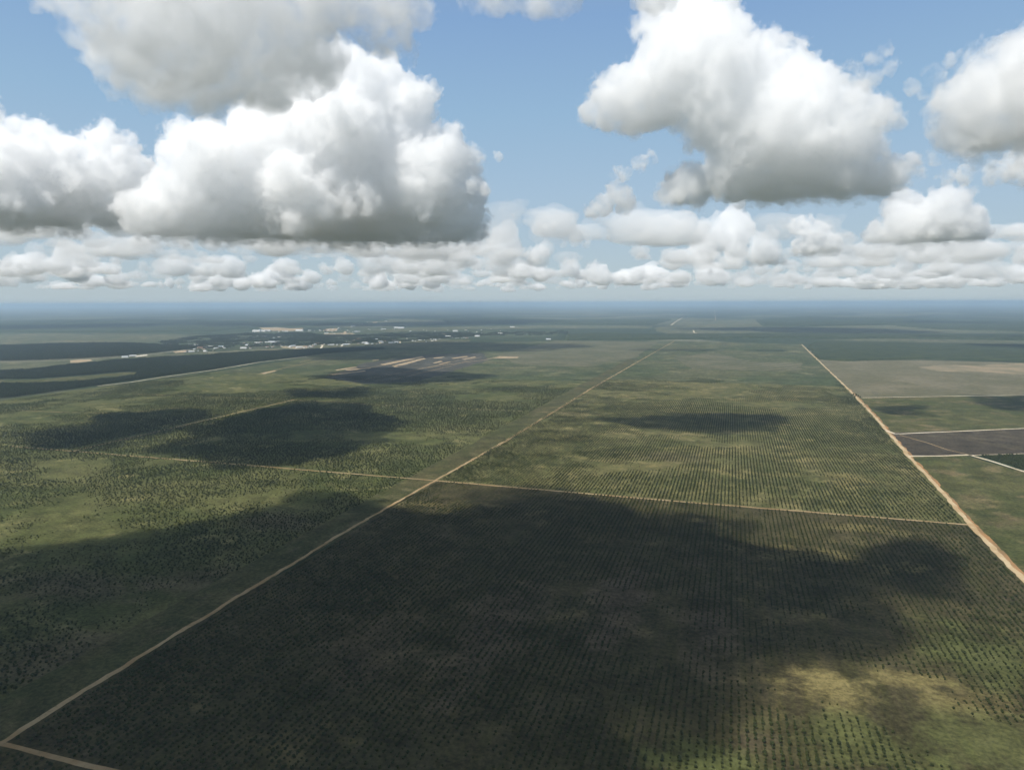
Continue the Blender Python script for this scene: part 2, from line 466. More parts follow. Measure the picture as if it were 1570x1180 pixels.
def plain_mat():
    """The far plain: dark woodland with paler clearings, long and patchy."""
    m = N('plain')
    v = m.coords(); vs_ = m.coords(1 / 2600, 1 / 4200, 1, rot=0.25); vt = m.coords(1 / 900, 1 / 900, 1)
    a = m.noise(vs_, 1.0, 6, 0.6, 0.4); b = m.noise(vt, 1.0, 5, 0.6); c = m.noise(v, 1 / 60, 4, 0.7)
    wood = m.mix(m.ramp(b, 0.3, 0.7), (0.022, 0.032, 0.016), (0.036, 0.05, 0.022))
    clear = m.mix(m.ramp(b, 0.35, 0.65), (0.075, 0.085, 0.04), (0.14, 0.13, 0.085))
    vo = m.n('ShaderNodeTexVoronoi'); vo.distance = 'CHEBYCHEV'; vo.inputs['Scale'].default_value = 1 / 1500; vo.inputs['Randomness'].default_value = 0.8
    m.l(m.coords(1, .7, 1, rot=R(-2)), vo.inputs['Vector'])
    sp = m.n('ShaderNodeSeparateColor'); m.l(vo.outputs['Color'], sp.inputs[0])
    f0 = m.ramp(m.math('ADD', m.math('MULTIPLY', a, 0.75), m.math('MULTIPLY', b, 0.25)), 0.53, 0.59)
    f = m.math('MAXIMUM', m.math('MULTIPLY', f0, .8), m.math('MULTIPLY', m.ramp(sp.outputs[0], .76, .80), m.ramp(b, .25, .6, .25, .85)))
    col = m.mix(f, wood, clear)
    mm = m.n('ShaderNodeCombineColor'); mo = m.ramp(c, 0.3, 0.7, 0.7, 1.3)
    for i in range(3): m.l(mo, mm.inputs[i])
    col = m.mix(1.0, col, mm.outputs[0], 'MULTIPLY')
    m.diffuse(col, 0.95, 0.05)
    return m.mat

def dirt_mat(name, c1, c2, c3, s=1 / 60):
    m = N(name); v = m.coords()
    col = m.mix(m.ramp(m.noise(v, s, 4, 0.6), 0.35, 0.65), c1, c2)
    col = m.mix(m.ramp(m.noise(v, s * 7, 4, 0.7), 0.5, 0.75), col, c3)
    m.diffuse(col, 0.95, 0.05)
    return m.mat

def furrow_mat(name, c1, c2, c3, period, rot, sharp=(0.35, 0.65)):
    m = N(name)
    v = m.coords(rot=rot)
    w = m.n('ShaderNodeTexWave'); w.wave_type = 'BANDS'; w.bands_direction = 'X'
    w.inputs['Scale'].default_value = 2 * math.pi / period / 20.0 * 1.0
    w.inputs['Distortion'].default_value = 2.2; w.inputs['Detail'].default_value = 3; w.inputs['Detail Scale'].default_value = 0.6
    m.l(v, w.inputs['Vector'])
    n = m.noise(m.coords(), 1 / 220, 6, 0.62, 0.5); n2 = m.noise(m.coords(), 1 / 25, 4, 0.7)
    col = m.mix(m.ramp(n, 0.35, 0.65), c1, c2)
    col = m.mix(m.math('MULTIPLY', m.ramp(w.outputs['Fac'], *sharp), m.ramp(n, 0.25, 0.6, 0.35, 0.9)), col, c3)
    mm = m.n('ShaderNodeCombineColor'); mo = m.ramp(n2, 0.3, 0.7, 0.8, 1.2)
    for i in range(3): m.l(mo, mm.inputs[i])
    col = m.mix(1.0, col, mm.outputs[0], 'MULTIPLY')
    m.diffuse(col, 0.95, 0.05)
    return m.mat

LUSH, OLIVE, DRY, SOIL = (0.036, 0.040, 0.014), (0.062, 0.058, 0.022), (0.145, 0.118, 0.052), (0.070, 0.054, 0.036)
YEL, BRN = (0.150, 0.124, 0.050), (0.085, 0.064, 0.042)
def spot(px, py, rx, ry, rot, c, k):
    q = G(px, py); return (float(q[0]), float(q[1]), rx, ry, rot, c, k)
M_PLAIN = plain_mat()
M_PLANT = grass_mat('plantation_ground', ((0.036, 0.036, 0.013), (0.054, 0.048, 0.019), (0.14, 0.112, 0.048), (0.068, 0.051, 0.036)), row=(6.6, 130.0, (0.074, 0.058, 0.034)), dry=0.55, soil=0.43,  # near block darker and browner, part of its cloud shade put into colour
    patches=[spot(1270, 1050, 55, 45, 0, YEL, .9), spot(1390, 1040, 60, 22, .2, YEL, .75), spot(1480, 1075, 50, 25, .3, YEL, .6), spot(1240, 850, 90, 35, 0, YEL, .6), spot(1400, 870, 70, 25, .3, YEL, .6),
             spot(1500, 1000, 70, 90, 0, (.066, .076, .024), .7), spot(1330, 1140, 80, 50, 0, (.066, .074, .024), .7), spot(1500, 1140, 80, 60, .3, (.070, .078, .026), .6), spot(1080, 1165, 60, 30, 0, (.066, .078, .024), .7),  # greens also put the sunlit look of this corner into the colour
             spot(950, 930, 40, 150, 0, BRN, .7), spot(760, 960, 50, 160, 0, BRN, .6), spot(1090, 960, 35, 120, 0, BRN, .6), spot(560, 1000, 60, 90, 0, BRN, .4), spot(1330, 810, 90, 25, 0, YEL, .5), spot(650, 772, 60, 20, 0, YEL, .5)])  # last two yellow spots: sunlit gaps in the cloud shade put into colour
M_PLANT_N = grass_mat('plantation_ground_north', ((0.056, 0.064, 0.021), (0.094, 0.091, 0.034), (0.185, 0.155, 0.068), (0.108, 0.087, 0.055)), row=(6.6, 120.0, (0.115, 0.098, 0.044)), dry=0.50, soil=0.42, seed=1.7,  # lighter yellow-green for young palms, part of its sunlight put into colour
    patches=[spot(1080, 690, 120, 60, 0, YEL, .5), spot(1150, 725, 160, 40, 0, YEL, .5), spot(1290, 735, 70, 70, 0, YEL, .55), spot(880, 672, 60, 50, 0, YEL, .5), spot(1030, 700, 90, 60, 0, BRN, .4)])
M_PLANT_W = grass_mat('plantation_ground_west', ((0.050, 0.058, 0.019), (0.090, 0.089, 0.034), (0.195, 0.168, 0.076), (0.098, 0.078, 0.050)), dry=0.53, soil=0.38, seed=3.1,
    patches=[spot(120, 900, 130, 60, 0, BRN, .55), spot(90, 1010, 90, 70, 0, BRN, .6), spot(300, 890, 90, 60, 0, BRN, .55), spot(430, 800, 100, 50, 0, BRN, .5)])
M_GREEN = grass_mat('pasture', ((0.046, 0.054, 0.018), (0.074, 0.072, 0.027), (0.16, 0.118, 0.062), (0.125, 0.09, 0.052)), dry=0.51, soil=0.48, seed=5.7, k_dry=.6, k_soil=.65)
M_STRIP = grass_mat('verge_grass', ((0.046, 0.050, 0.019), (0.068, 0.062, 0.027), (0.11, 0.09, 0.048), (0.082, 0.063, 0.044)), big=1 / 120, dry=0.52, soil=0.43, seed=8.2)
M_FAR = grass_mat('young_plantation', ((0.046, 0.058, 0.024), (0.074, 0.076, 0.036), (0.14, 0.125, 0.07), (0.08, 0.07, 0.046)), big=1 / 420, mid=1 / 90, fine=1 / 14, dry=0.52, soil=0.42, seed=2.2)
M_DARKSOIL = grass_mat('ploughed_soil', ((0.048, 0.039, 0.027), (0.060, 0.049, 0.034), (0.085, 0.07, 0.044), (0.040, 0.036, 0.022)), seed=6.1, dry=0.50, soil=.48)
M_TAN = furrow_mat('ploughed_tan', (0.17, 0.148, 0.096), (0.125, 0.115, 0.066), (0.070, 0.068, 0.036), 26.0, R(62))
M_TAN2 = furrow_mat('ploughed_far', (0.125, 0.115, 0.070), (0.088, 0.088, 0.048), (0.066, 0.070, 0.036), 70.0, R(35))
M_SAND = dirt_mat('sand', (0.37, 0.29, 0.185), (0.29, 0.21, 0.125), (0.20, 0.16, 0.10))
M_ROAD = dirt_mat('laterite_road', (0.36, 0.27, 0.155), (0.27, 0.18, 0.09), (0.20, 0.16, 0.085), 1 / 40)
M_ROADR = dirt_mat('sandy_road', (0.46, 0.36, 0.22), (0.36, 0.25, 0.13), (0.50, 0.42, 0.29), 1 / 60)
M_ROADW = dirt_mat('pale_road', (0.60, 0.54, 0.42), (0.50, 0.42, 0.29), (0.44, 0.33, 0.20), 1 / 90)
M_VERGE = dirt_mat('orange_verge', (0.33, 0.18, 0.08), (0.22, 0.14, 0.07), (0.10, 0.10, 0.045), 1 / 70)

# ------------------------------------------------------------------ the plain and its fields
EXT = 110000.0
g = [(-EXT, -EXT, 0), (EXT, -EXT, 0), (EXT, EXT, 0), (-EXT, EXT, 0)]
tag(obj('ground', mesh_np('ground', g, [[0, 1, 2, 3]]), M_PLAIN), kind='structure')

def rough(P, step, amp, closed=True, seed=1.0):
    """Subdivide a ground polyline and shake it a little."""
    P = [np.asarray(p, float) for p in P]; out = []
    n = len(P)
    for i in range(n if closed else n - 1):
        a, b = P[i], P[(i + 1) % n]; k = max(1, int(np.linalg.norm(b - a) / step)); k = min(k, 160)
        for j in range(k): out.append(a + (b - a) * j / k)
    if not closed: out.append(P[-1])
    out = np.array(out)
    if amp:
        out[:, 0] += amp * noise2(out[:, 0], out[:, 1], step * 2.5, seed)
        out[:, 1] += amp * noise2(out[:, 0], out[:, 1], step * 2.5, seed + 4.4)
    return out

def sheet(name, P, mat, z, step=20, amp=3.0, seed=1.0):
    Q = rough(P, step, amp, True, seed)
    bm = bmesh.new()
    vs_ = [bm.verts.new((x, y, 0)) for x, y in Q]
    f = bm.faces.new(vs_)
    if f.normal.z < 0: f.normal_flip()
    bmesh.ops.triangulate(bm, faces=[f])
    bm.normal_update()
    for f in bm.faces:
        if f.normal.z < 0: f.normal_flip()
    me = bpy.data.meshes.new(name); bm.to_mesh(me); bm.free()
    o = obj(name, me, mat); o.location.z = z
    return tag(o, kind='structure')

PX = lambda L: [G(*p) for p in L]
# plantation blocks
RIGHT_ROAD = [(322, 250), (326, 500), (330, 919), (338, 1129), (349, 1360), (357, 1562), (385, 2070), (405, 2529), (418, 2900), (430, 3300), (445, 3776), (470, 4600), (506, 5729)]
N_R = [q for q in RIGHT_ROAD if q[1] >= 1129]; S_R = [q for q in RIGHT_ROAD if q[1] <= 1129]
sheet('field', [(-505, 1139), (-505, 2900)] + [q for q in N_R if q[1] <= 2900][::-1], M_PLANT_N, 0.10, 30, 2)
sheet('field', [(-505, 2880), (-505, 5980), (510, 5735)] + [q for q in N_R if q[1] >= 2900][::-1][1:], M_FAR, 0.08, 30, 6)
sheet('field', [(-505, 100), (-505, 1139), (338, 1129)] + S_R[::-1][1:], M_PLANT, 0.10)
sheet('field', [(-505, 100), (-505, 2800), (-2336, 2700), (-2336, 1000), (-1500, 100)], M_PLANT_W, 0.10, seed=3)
sheet('field', [(-505, 2800), (-470, 5950), (-1280, 5800), (-2100, 5300), (-3050, 4300), (-2394, 3558), (-2336, 2700)], M_FAR, 0.10, 40, 8, seed=4)
sheet('verge', [(-505, 100), (-505, 4000), (-560, 4000), (-562, 100)], M_STRIP, 0.20, 30, 3, seed=5)
# east of the right road
sheet('field', PX([(1240, 537), (1262, 560), (1316, 610), (1567, 606), (1720, 604), (1720, 553), (1567, 556), (1410, 552), (1300, 553)]), M_TAN, 0.12, 25, 4)
sheet('field', PX([(1316, 610), (1362, 663), (1567, 657), (1760, 651), (1760, 604), (1567, 606)]), M_GREEN, 0.12, 25, 2)
sheet('field', PX([(1362, 663), (1398, 700), (1567, 697), (1760, 692), (1760, 651), (1567, 657)]), M_DARKSOIL, 0.14, 25, 2)
sheet('field', PX([(1398, 700), (1480, 698), (1567, 723), (1800, 790), (1800, 1100), (1567, 886), (1490, 803)]), M_GREEN, 0.13, 25, 2)
sheet('sand_clearing', PX([(1405, 563), (1440, 559), (1500, 560), (1567, 557), (1700, 557), (1700, 576), (1567, 574), (1500, 570), (1440, 569)]),
      dirt_mat('pale_sand', (0.26, 0.20, 0.125), (0.16, 0.14, 0.085), (0.11, 0.105, 0.058), 1 / 120), 0.2, 12, 16)
# ploughed tan land beyond the west block
sheet('field', PX([(760, 545), (850, 522), (1010, 524), (975, 548), (900, 562), (800, 560)]), M_TAN2, 0.2, 40, 14)
sheet('field', PX([(1035, 548), (1090, 540), (1160, 555), (1230, 556), (1225, 570), (1060, 566)]), M_TAN2, 0.2, 40, 14)
# dark burnt ground between the sand strips
sheet('field', PX([(495, 580), (560, 556), (660, 543), (740, 541), (750, 552), (690, 570), (640, 585), (560, 588)]),
      grass_mat('burnt_ground', ((0.045, 0.045, 0.036), (0.06, 0.058, 0.045), (0.09, 0.08, 0.06), (0.04, 0.036, 0.032)), seed=9.0), 0.22, 20, 10)
for L in ([(582, 558.5), (646, 546), (650, 547.5), (590, 560)], [(600, 561), (650, 548.5), (653, 550), (612, 561.5)], [(513, 567), (545, 562), (548, 563.5), (516, 568)],
          [(528, 567), (570, 563), (566, 565), (532, 568)], [(663, 556.5), (676, 553), (679, 554.5), (666, 557)], [(672, 558), (690, 554), (690, 555), (676, 558.5)],
          [(692, 549), (716, 545.5), (718, 547), (696, 550)], [(708, 550.5), (728, 546.5), (730, 548), (712, 551.5)], [(603, 562), (616, 559.5), (614, 561.5), (605, 563)],
          [(664, 548.5), (682, 546.5), (676, 549), (666, 549.5)], [(755, 549), (765, 546), (795, 547), (794, 549), (768, 549.5)], [(570, 552), (582, 550.5), (580, 552), (572, 553)],
          [(400, 572), (420, 568), (424, 569), (404, 573.5)], [(505, 574), (560, 568), (560, 569.2), (510, 575)]):
    sheet('sand_clearing', PX(L), M_SAND, 0.35, 12, 4)
# town ground and clearings round the forest
M_PALEGRASS = grass_mat('pale_grass', ((0.060, 0.070, 0.034), (0.088, 0.088, 0.046), (0.17, 0.14, 0.085), (0.10, 0.082, 0.054)), big=1 / 420, mid=1 / 80, fine=1 / 14, seed=12.0, dry=.50, soil=.46)
sheet('field', PX([(-40, 556), (60, 553), (130, 551), (230, 545), (300, 540), (340, 538), (470, 531), (560, 527), (720, 520), (720, 524), (560, 536), (470, 536), (380, 541), (270, 548), (180, 552), (90, 562), (40, 567), (-40, 570)]), M_PALEGRASS, 0.15, 30, 10)
sheet('field', PX([(-40, 583), (50, 582), (130, 576), (190, 571), (213, 571), (205, 577), (130, 586), (60, 588), (-40, 590)]), M_GREEN, 0.25, 25, 8)
sheet('sand_clearing', PX([(398, 502.2), (425, 501.8), (445, 503.5), (464, 502.8), (466, 503.6), (448, 507.5), (418, 507), (402, 505)]), M_SAND, 0.3, 40, 10)
sheet('sand_clearing', PX([(108, 552.5), (122, 551), (138, 551), (142, 553), (120, 556), (108, 556)]), M_SAND, 0.3, 12, 5)
sheet('sand_clearing', PX([(207, 545.5), (226, 543.2), (226, 545), (208, 547)]), dirt_mat('white_gravel', (0.66, 0.62, 0.54), (0.56, 0.5, 0.4), (0.5, 0.42, 0.3)), 0.3, 12, 3)
sheet('sand_clearing', PX([(265, 539), (285, 536.6), (286, 540), (268, 541)]), M_SAND, 0.3, 20, 6)
sheet('sand_clearing', PX([(497, 510.5), (540, 510), (545, 513), (530, 516.5), (497, 516)]), dirt_mat('town_sand', (0.28, 0.23, 0.15), (0.2, 0.17, 0.1), (0.11, 0.12, 0.06)), 0.3, 40, 12)
sheet('sand_clearing', PX([(500, 504), (518, 503), (516, 507), (500, 508)]), M_SAND, 0.3, 40, 12)
sheet('sand_clearing', PX([(571, 493.8), (578, 492.8), (578, 494.6), (572, 495.4)]), M_SAND, 0.4, 40, 12)
sheet('sand_clearing', PX([(430, 531), (470, 530), (472, 534), (452, 535), (432, 533)]), dirt_mat('yard_sand', (0.34, 0.27, 0.18), (0.24, 0.2, 0.12), (0.12, 0.12, 0.06)), 0.3, 30, 10)
sheet('sand_clearing', PX([(676, 510.5), (690, 510), (700, 512.5), (680, 513)]), M_SAND, 0.4, 40, 12)
# pale clearings far out on the plain
for L in ([(-60, 513), (80, 511), (175, 513), (290, 515), (285, 520), (190, 524), (100, 526), (-60, 531)], [(140, 510.5), (290, 512.5), (340, 514), (250, 514.5), (150, 513)],
          [(560, 505), (640, 503), (730, 500), (860, 498.5), (1000, 499.5), (1000, 503), (860, 503.5), (730, 505), (600, 509)], [(595, 489.5), (640, 489.5), (650, 495), (600, 494)],
          [(1040, 492), (1185, 489.5), (1330, 499), (1400, 498), (1570, 502), (1700, 503), (1700, 512), (1567, 511), (1420, 511), (1250, 510), (1020, 512), (1000, 505)],
          [(865, 488), (915, 486), (928, 487), (920, 489.3)], [(980, 489), (1040, 488), (1095, 488.6), (1095, 492), (985, 491.5)],
          [(1150, 477), (1165, 475.5), (1185, 476.5), (1160, 478)], [(1155, 489), (1185, 488.5), (1170, 490.5)], [(40, 488.5), (140, 485.5), (210, 486.5), (120, 490)],
          [(740, 478), (900, 476), (960, 479), (830, 481)], [(1310, 482), (1350, 479.5), (1440, 482), (1380, 485)], [(960, 474), (1060, 473), (1050, 476), (965, 476.5)],
          [(-60, 478), (60, 476), (200, 477), (150, 480), (-60, 481)], [(400, 476), (620, 474.5), (700, 476), (480, 479)], [(1370, 519), (1470, 521), (1720, 525), (1720, 530), (1480, 526), (1330, 523), (1230, 521)]):
    sheet('field', PX(L), M_PALEGRASS, 0.5, 120, 45)
# wooded green ground under the town
sheet('field', PX([(200, 540), (330, 533), (520, 524), (560, 525), (730, 517), (850, 516), (860, 508), (700, 506), (560, 503), (470, 508), (360, 509), (200, 528)]),
      grass_mat('town_green', ((0.040, 0.055, 0.028), (0.055, 0.068, 0.034), (0.13, 0.12, 0.07), (0.09, 0.08, 0.05)), big=1 / 260, seed=14.0), 0.10, 60, 20)

# ------------------------------------------------------------------ roads
def ribbon(name, P, w, mat, z, step=14, wob=0.8, wvar=0.25, seed=1.0):
    Q = rough(P, step, wob, False, seed)
    t = np.gradient(Q, axis=0); t /= np.linalg.norm(t, axis=1)[:, None] + 1e-9
    n = np.stack([-t[:, 1], t[:, 0]], 1)
    wv = w * 0.5 * (1 + wvar * noise2(Q[:, 0], Q[:, 1], 33.0, seed + 9, 3))
    wv2 = w * 0.5 * (1 + wvar * noise2(Q[:, 0], Q[:, 1], 33.0, seed + 29, 3))
    A, B = Q + n * wv[:, None], Q - n * wv2[:, None]
    V = np.zeros((2 * len(Q), 3)); V[0::2, :2] = B; V[1::2, :2] = A
    i = np.arange(len(Q) - 1) * 2
    F = np.stack([i, i + 2, i + 3, i + 1], 1)
    o = obj(name, mesh_np(name, V, F), mat); o.location.z = z
    return tag(o, kind='structure')

MAIN_X = -505.0
main = [(-504, 60), (-503, 343), (-507, 464), (-509, 600), (-512, 830), (-507, 1138), (-497, 1450), (-496, 1990), (-498, 2560), (-489, 3400), (-477, 4460), (-458, 5960)]
ribbon('road', main, 5.3, M_ROAD, 0.45, 6, 1.5, 0.6)
ribbon('road', RIGHT_ROAD, 7.0, M_ROADR, 0.46, 8, 1.8, 0.5, 2)
ribbon('verge', [(x + 4, y) for x, y in RIGHT_ROAD[:9]], 7, M_VERGE, 0.30, 10, 2.2, 0.9, 3)
ribbon('road', [(-508, 343), (-470, 343), (-417, 343), (-300, 344), (-150, 345)], 4.4, M_ROAD, 0.44, 10, 0.8, 0.3, 4)
ribbon('road', [(-1560, 1146), (-1388, 1143), (-1000, 1143), (-507, 1139)], 4.6, M_ROAD, 0.43, 12, 1.2, 0.4, 5)
ribbon('road', [(-507, 1139), (-64, 1130), (338, 1130)], 5.4, M_ROAD, 0.44, 12, 1.0, 0.35, 6)
ribbon('track', [(-1371, 1142), (-1380, 1500), (-1394, 1990)], 4.4, M_ROAD, 0.42, 16, 1.4, 0.4, 7)
ribbon('track', [(-2039, 1958), (-1394, 1985), (-925, 1958), (-505, 1970)], 3.2, M_ROAD, 0.41, 18, 2.2, 0.9, 8)
ribbon('track', [(118, 1938), (200, 1939)], 3.6, M_ROAD, 0.42, 12, 0.8, 0.4, 9)
ribbon('track', [(-505, 1972), (-340, 1960)], 2.4, M_ROAD, 0.42, 12, 1.4, 0.9, 9)
ribbon('track', [(-2250, 1520), (-2120, 1545), (-1900, 1560), (-1700, 1600)], 2.2, M_ROAD, 0.40, 22, 3, 1.0, 10)
for L, w, mt in (([(150, 592), (200, 586), (250, 578), (330, 567), (400, 555), (470, 547)], 9, M_ROADW), ([(460, 555), (480, 550), (500, 549)], 5, M_ROAD),
                 ([(1322, 610), (1420, 608), (1567, 606), (1700, 604)], 6.5, M_ROADW), ([(1358, 660), (1372, 665), (1384, 665), (1470, 661), (1567, 657), (1740, 651)], 7, M_ROADW),
                 ([(1394, 699.5), (1440, 699), (1486, 697.5)], 8, M_ROADW), ([(1380, 667), (1422, 679), (1455, 690), (1486, 697.5)], 3.0, M_ROAD), ([(1486, 697.5), (1520, 707), (1567, 722), (1760, 780)], 6.5, M_ROADW),
                 ([(1500, 697.5), (1567, 695.5), (1740, 690)], 3.2, M_ROADW), ([(1486, 698), (1500, 697.5)], 3.2, M_ROADW),
                 ([(-40, 556), (60, 554), (110, 553), (150, 550), (200, 546.5), (230, 543.5), (265, 539), (285, 536.5)], 8, M_ROADW), ([(285, 536.5), (330, 540.5), (380, 537.5), (470, 533.5), (545, 530)], 6, M_ROADW),
                 ([(640, 566), (690, 558), (742, 552), (762, 547.5)], 9, M_SAND), ([(755, 547.5), (795, 548.3)], 14, M_SAND),
                 ([(500, 575), (585, 560.5), (650, 547)], 5, M_ROAD), ([(555, 582), (640, 567), (716, 549)], 4, M_ROAD), ([(600, 583), (690, 561), (738, 547)], 4, M_ROAD), ([(395, 574), (440, 563), (500, 551), (560, 545)], 5, M_ROAD),
                 ([(860, 531), (866, 522)], 6, M_PALEGRASS), ([(535, 524.5), (544, 521)], 20, M_ROADW), ([(492, 534), (495, 528)], 14, M_ROADW), ([(523, 531.5), (526, 528.5)], 14, M_ROADW),
                 ([(583, 526), (582, 522)], 16, M_ROADW), ([(614, 526), (612, 522)], 14, M_ROADW), ([(528, 516), (529, 508)], 26, M_SAND),
                 ([(545, 531), (640, 527), (720, 523)], 6, M_ROADW), ([(380, 509), (420, 508.7), (500, 507.3), (560, 508)], 10, M_ROADW),
                 ([(540, 499), (575, 494), (620, 488.5), (665, 476)], 22, M_PALEGRASS), ([(1029, 498.5), (1036, 493), (1046, 487.5)], 16, M_ROADW), ([(1046, 487), (1056, 478)], 20, M_PALEGRASS),
                 ([(1098, 505), (1097, 491)], 8, M_PALEGRASS), ([(1097, 491), (1095.8, 475)], 12, M_SAND), ([(1063, 506.5), (1064.5, 510)], 14, M_ROADW), ([(1064.5, 510), (1072, 512)], 8, M_ROADW),
                 ([(1152, 488), (1161, 495), (1170, 502)], 14, M_PALEGRASS), ([(1098, 506.5), (1150, 508)], 14, M_PALEGRASS), ([(1036, 520.5), (1088, 522)], 6, M_ROADW),
                 ([(760, 518.4), (786, 518.6)], 10, M_SAND), ([(750, 518.5), (766, 518.3)], 8, M_ROADW), ([(838, 520.6), (843, 520.6)], 14, M_SAND)):
    ribbon('road', PX(L), w, mt, 0.6, 18, 1.5, 0.35, 11)
# ------------------------------------------------------------------ palms and trees
def leaf_mat(name, c1, c2, rough=0.6, spec=0.25):
    m = N(name)
    oi = m.n('ShaderNodeObjectInfo')
    n = m.noise(m.coords(), 1.1, 2)
    f = m.math('ADD', m.math('MULTIPLY', oi.outputs['Random'], 0.75), m.math('MULTIPLY', n, 0.25))
    col = m.mix(f, c1, c2)
    b = m.diffuse(col, rough, spec)
    return m.mat
M_FROND = leaf_mat('palm_frond', (0.019, 0.026, 0.008), (0.044, 0.050, 0.015), .7, .06)
M_PTRUNK = dirt_mat('palm_trunk', (0.09, 0.07, 0.05), (0.06, 0.05, 0.035), (0.04, 0.035, 0.025), 2.0)
M_LEAF = leaf_mat('tree_leaf', (0.028, 0.038, 0.016), (0.056, 0.066, 0.027), .7, .08)
M_BARK = dirt_mat('bark', (0.10, 0.08, 0.06), (0.07, 0.055, 0.04), (0.05, 0.04, 0.03), 2.0)

def palm_crown(seed, nf=26, L=2.3, hz_=1.3):
    rg = np.random.default_rng(seed); V = []; F = []
    for k in range(nf):
        a = k * 2.39996 + rg.uniform(-.2, .2); t0 = R(rg.uniform(8, 78)) ; l = L * rg.uniform(.8, 1.1)
        ca, sa = math.cos(a), math.sin(a)
        p = np.array([0, 0, hz_]); pitch = t0; w0 = 0.34
        n0 = len(V); ns = 5
        for j in range(ns + 1):
            w = w0 * (0.35 + 1.0 * math.sin(math.pi * min(1, (j + .6) / (ns + .8)))) 
            if j == ns: w = 0.05
            sx, sy = -sa * w, ca * w
            V += [(p[0] + sx, p[1] + sy, p[2] - w * .45), (p[0], p[1], p[2]), (p[0] - sx, p[1] - sy, p[2] - w * .45)]
            p = p + np.array([ca * math.cos(pitch), sa * math.cos(pitch), math.sin(pitch)]) * l / ns
            pitch -= R(rg.uniform(19, 27))
        for j in range(ns):
            b = n0 + 3 * j
            F += [[b, b + 1, b + 4, b + 3], [b + 1, b + 2, b + 5, b + 4]]
    return mesh_np('palm_crown', V, np.array(F))
def tapered(name, r0, r1, h, n=7, lean=0.0):
    V = []; F = []
    rings = [(0, r0 * 1.25), (h * .15, r0), (h * .6, (r0 + r1) / 2), (h, r1)]
    for z, r in rings:
        for i in range(n):
            a = 2 * math.pi * i / n; V.append((r * math.cos(a) + lean * z * z / h, r * math.sin(a), z))
    for j in range(len(rings) - 1):
        for i in range(n):
            F.append([j * n + i, j * n + (i + 1) % n, (j + 1) * n + (i + 1) % n, (j + 1) * n + i])
    return mesh_np(name, V, np.array(F))

PALM_KINDS = []
for s, (nf, L, hh) in enumerate([(24, 2.2, 1.5), (30, 2.5, 1.9), (20, 1.9, 1.2)]):
    PALM_KINDS.append((palm_crown(50 + s, nf, L, hh), tapered('palm_trunk', 0.30, 0.22, hh)))
for c, t in PALM_KINDS:
    c.materials.append(M_FROND); t.materials.append(M_PTRUNK)

def in_frame(x, y, m=40.0):
    P = np.stack([x, y, np.full_like(x, -H + 1.5)], -1) @ RMN
    dz = -P[:, 2]
    u = CX + FPX * P[:, 0] / np.maximum(dz, 1); v = CY - FPX * P[:, 1] / np.maximum(dz, 1)
    mp = m * FPX / np.maximum(dz, 1)
    return (dz > 10) & (u > -mp) & (u < 1567 + mp) & (v < 1176 + mp), u, v, dz

def grid_pts(x0, x1, y0, y1, dx, dy, jx, jy, seed):
    rg = np.random.default_rng(seed)
    X, Y = np.meshgrid(np.arange(x0, x1, dx), np.arange(y0, y1, dy), indexing='ij')
    Y = Y + (np.arange(X.shape[0])[:, None] % 2) * dy * 0.5
    X = X + rg.normal(size=X.shape) * jx; Y = Y + rg.normal(size=Y.shape) * jy
    return X.ravel(), Y.ravel()

rr_x = np.array([p[0] for p in RIGHT_ROAD], float); rr_y = np.array([p[1] for p in RIGHT_ROAD], float)
def crossroads(x, y):
    """True where a road or a track runs."""
    m = (np.abs(y - 343) < 5) | ((np.abs(y - (1139 - 0.012 * (x + 505))) < 4.2) & (x > -1600)) | (np.abs(x + 1386) < 7) & (y > 1130) & (y < 2000)
    return m | ((np.abs(y - 1968) < 3) & (x > -1400) & (x < -500) & (noise2(x, y, 90, 6.6) > -.1))

# near right block and the one behind it, in straight rows
x, y = grid_pts(MAIN_X + 9, 425, 300, 3050, 5.8, 4.0, 0.26, 0.7, 1)
edge = np.interp(y, rr_y, rr_x)
near_edge = np.exp(-np.maximum(edge - x, 0) / 45)
g1 = noise2(x, y, 210, 1.1, 4); g2 = noise2(x, y, 55, 2.2, 3)
gx = noise2(x / 3, y, 140, 4.2, 3)
vig = 0.35 + 0.55 * g1 + 0.40 * g2 + 0.35 * gx + 0.9 * near_edge
# weak, thin stand where the ground dries out in the south-east corner, and further back
se = np.clip((x + 40) / 150, 0, 1) * np.clip((760 - y) / 220, 0, 1)
vig = vig - 0.55 * se - 0.55 * np.clip((y - 1900) / 900, 0, 1) + 0.25 * np.clip((-150 - x) / 300, 0, 1)
keep = (vig > -0.12 + 0.3 * rng.random(len(x))) & (rng.random(len(x)) < .86 + .1 * g2) & (x < edge - 8) & ~crossroads(x, y)
sc_r = np.clip(0.58 + 0.36 * vig, 0.38, 1.05) * rng.uniform(.62, 1.25, len(x))
R_ = (x[keep], y[keep], sc_r[keep])
# west blocks: older stand, gappy and less regular
x, y = grid_pts(-2330, MAIN_X - 58, 300, 2850, 5.4, 5.4, 1.8, 1.8, 2)
g1 = noise2(x, y, 240, 8.1, 4); g2 = noise2(x, y, 60, 9.2, 3)
vig = 0.45 + 0.65 * g1 + 0.45 * g2 - 0.5 * np.clip((y - 2100) / 800, 0, 1) - 0.45 * np.clip((-1420 - x) / 500, 0, 1) * np.clip((y - 1200) / 500, 0, 1)
keep = (vig > -0.05 + 0.3 * rng.random(len(x))) & ~crossroads(x, y)
sc_l = np.clip(0.58 + 0.36 * vig, 0.38, 1.05) * rng.uniform(.55, 1.3, len(x))
L_ = (x[keep], y[keep], sc_l[keep])
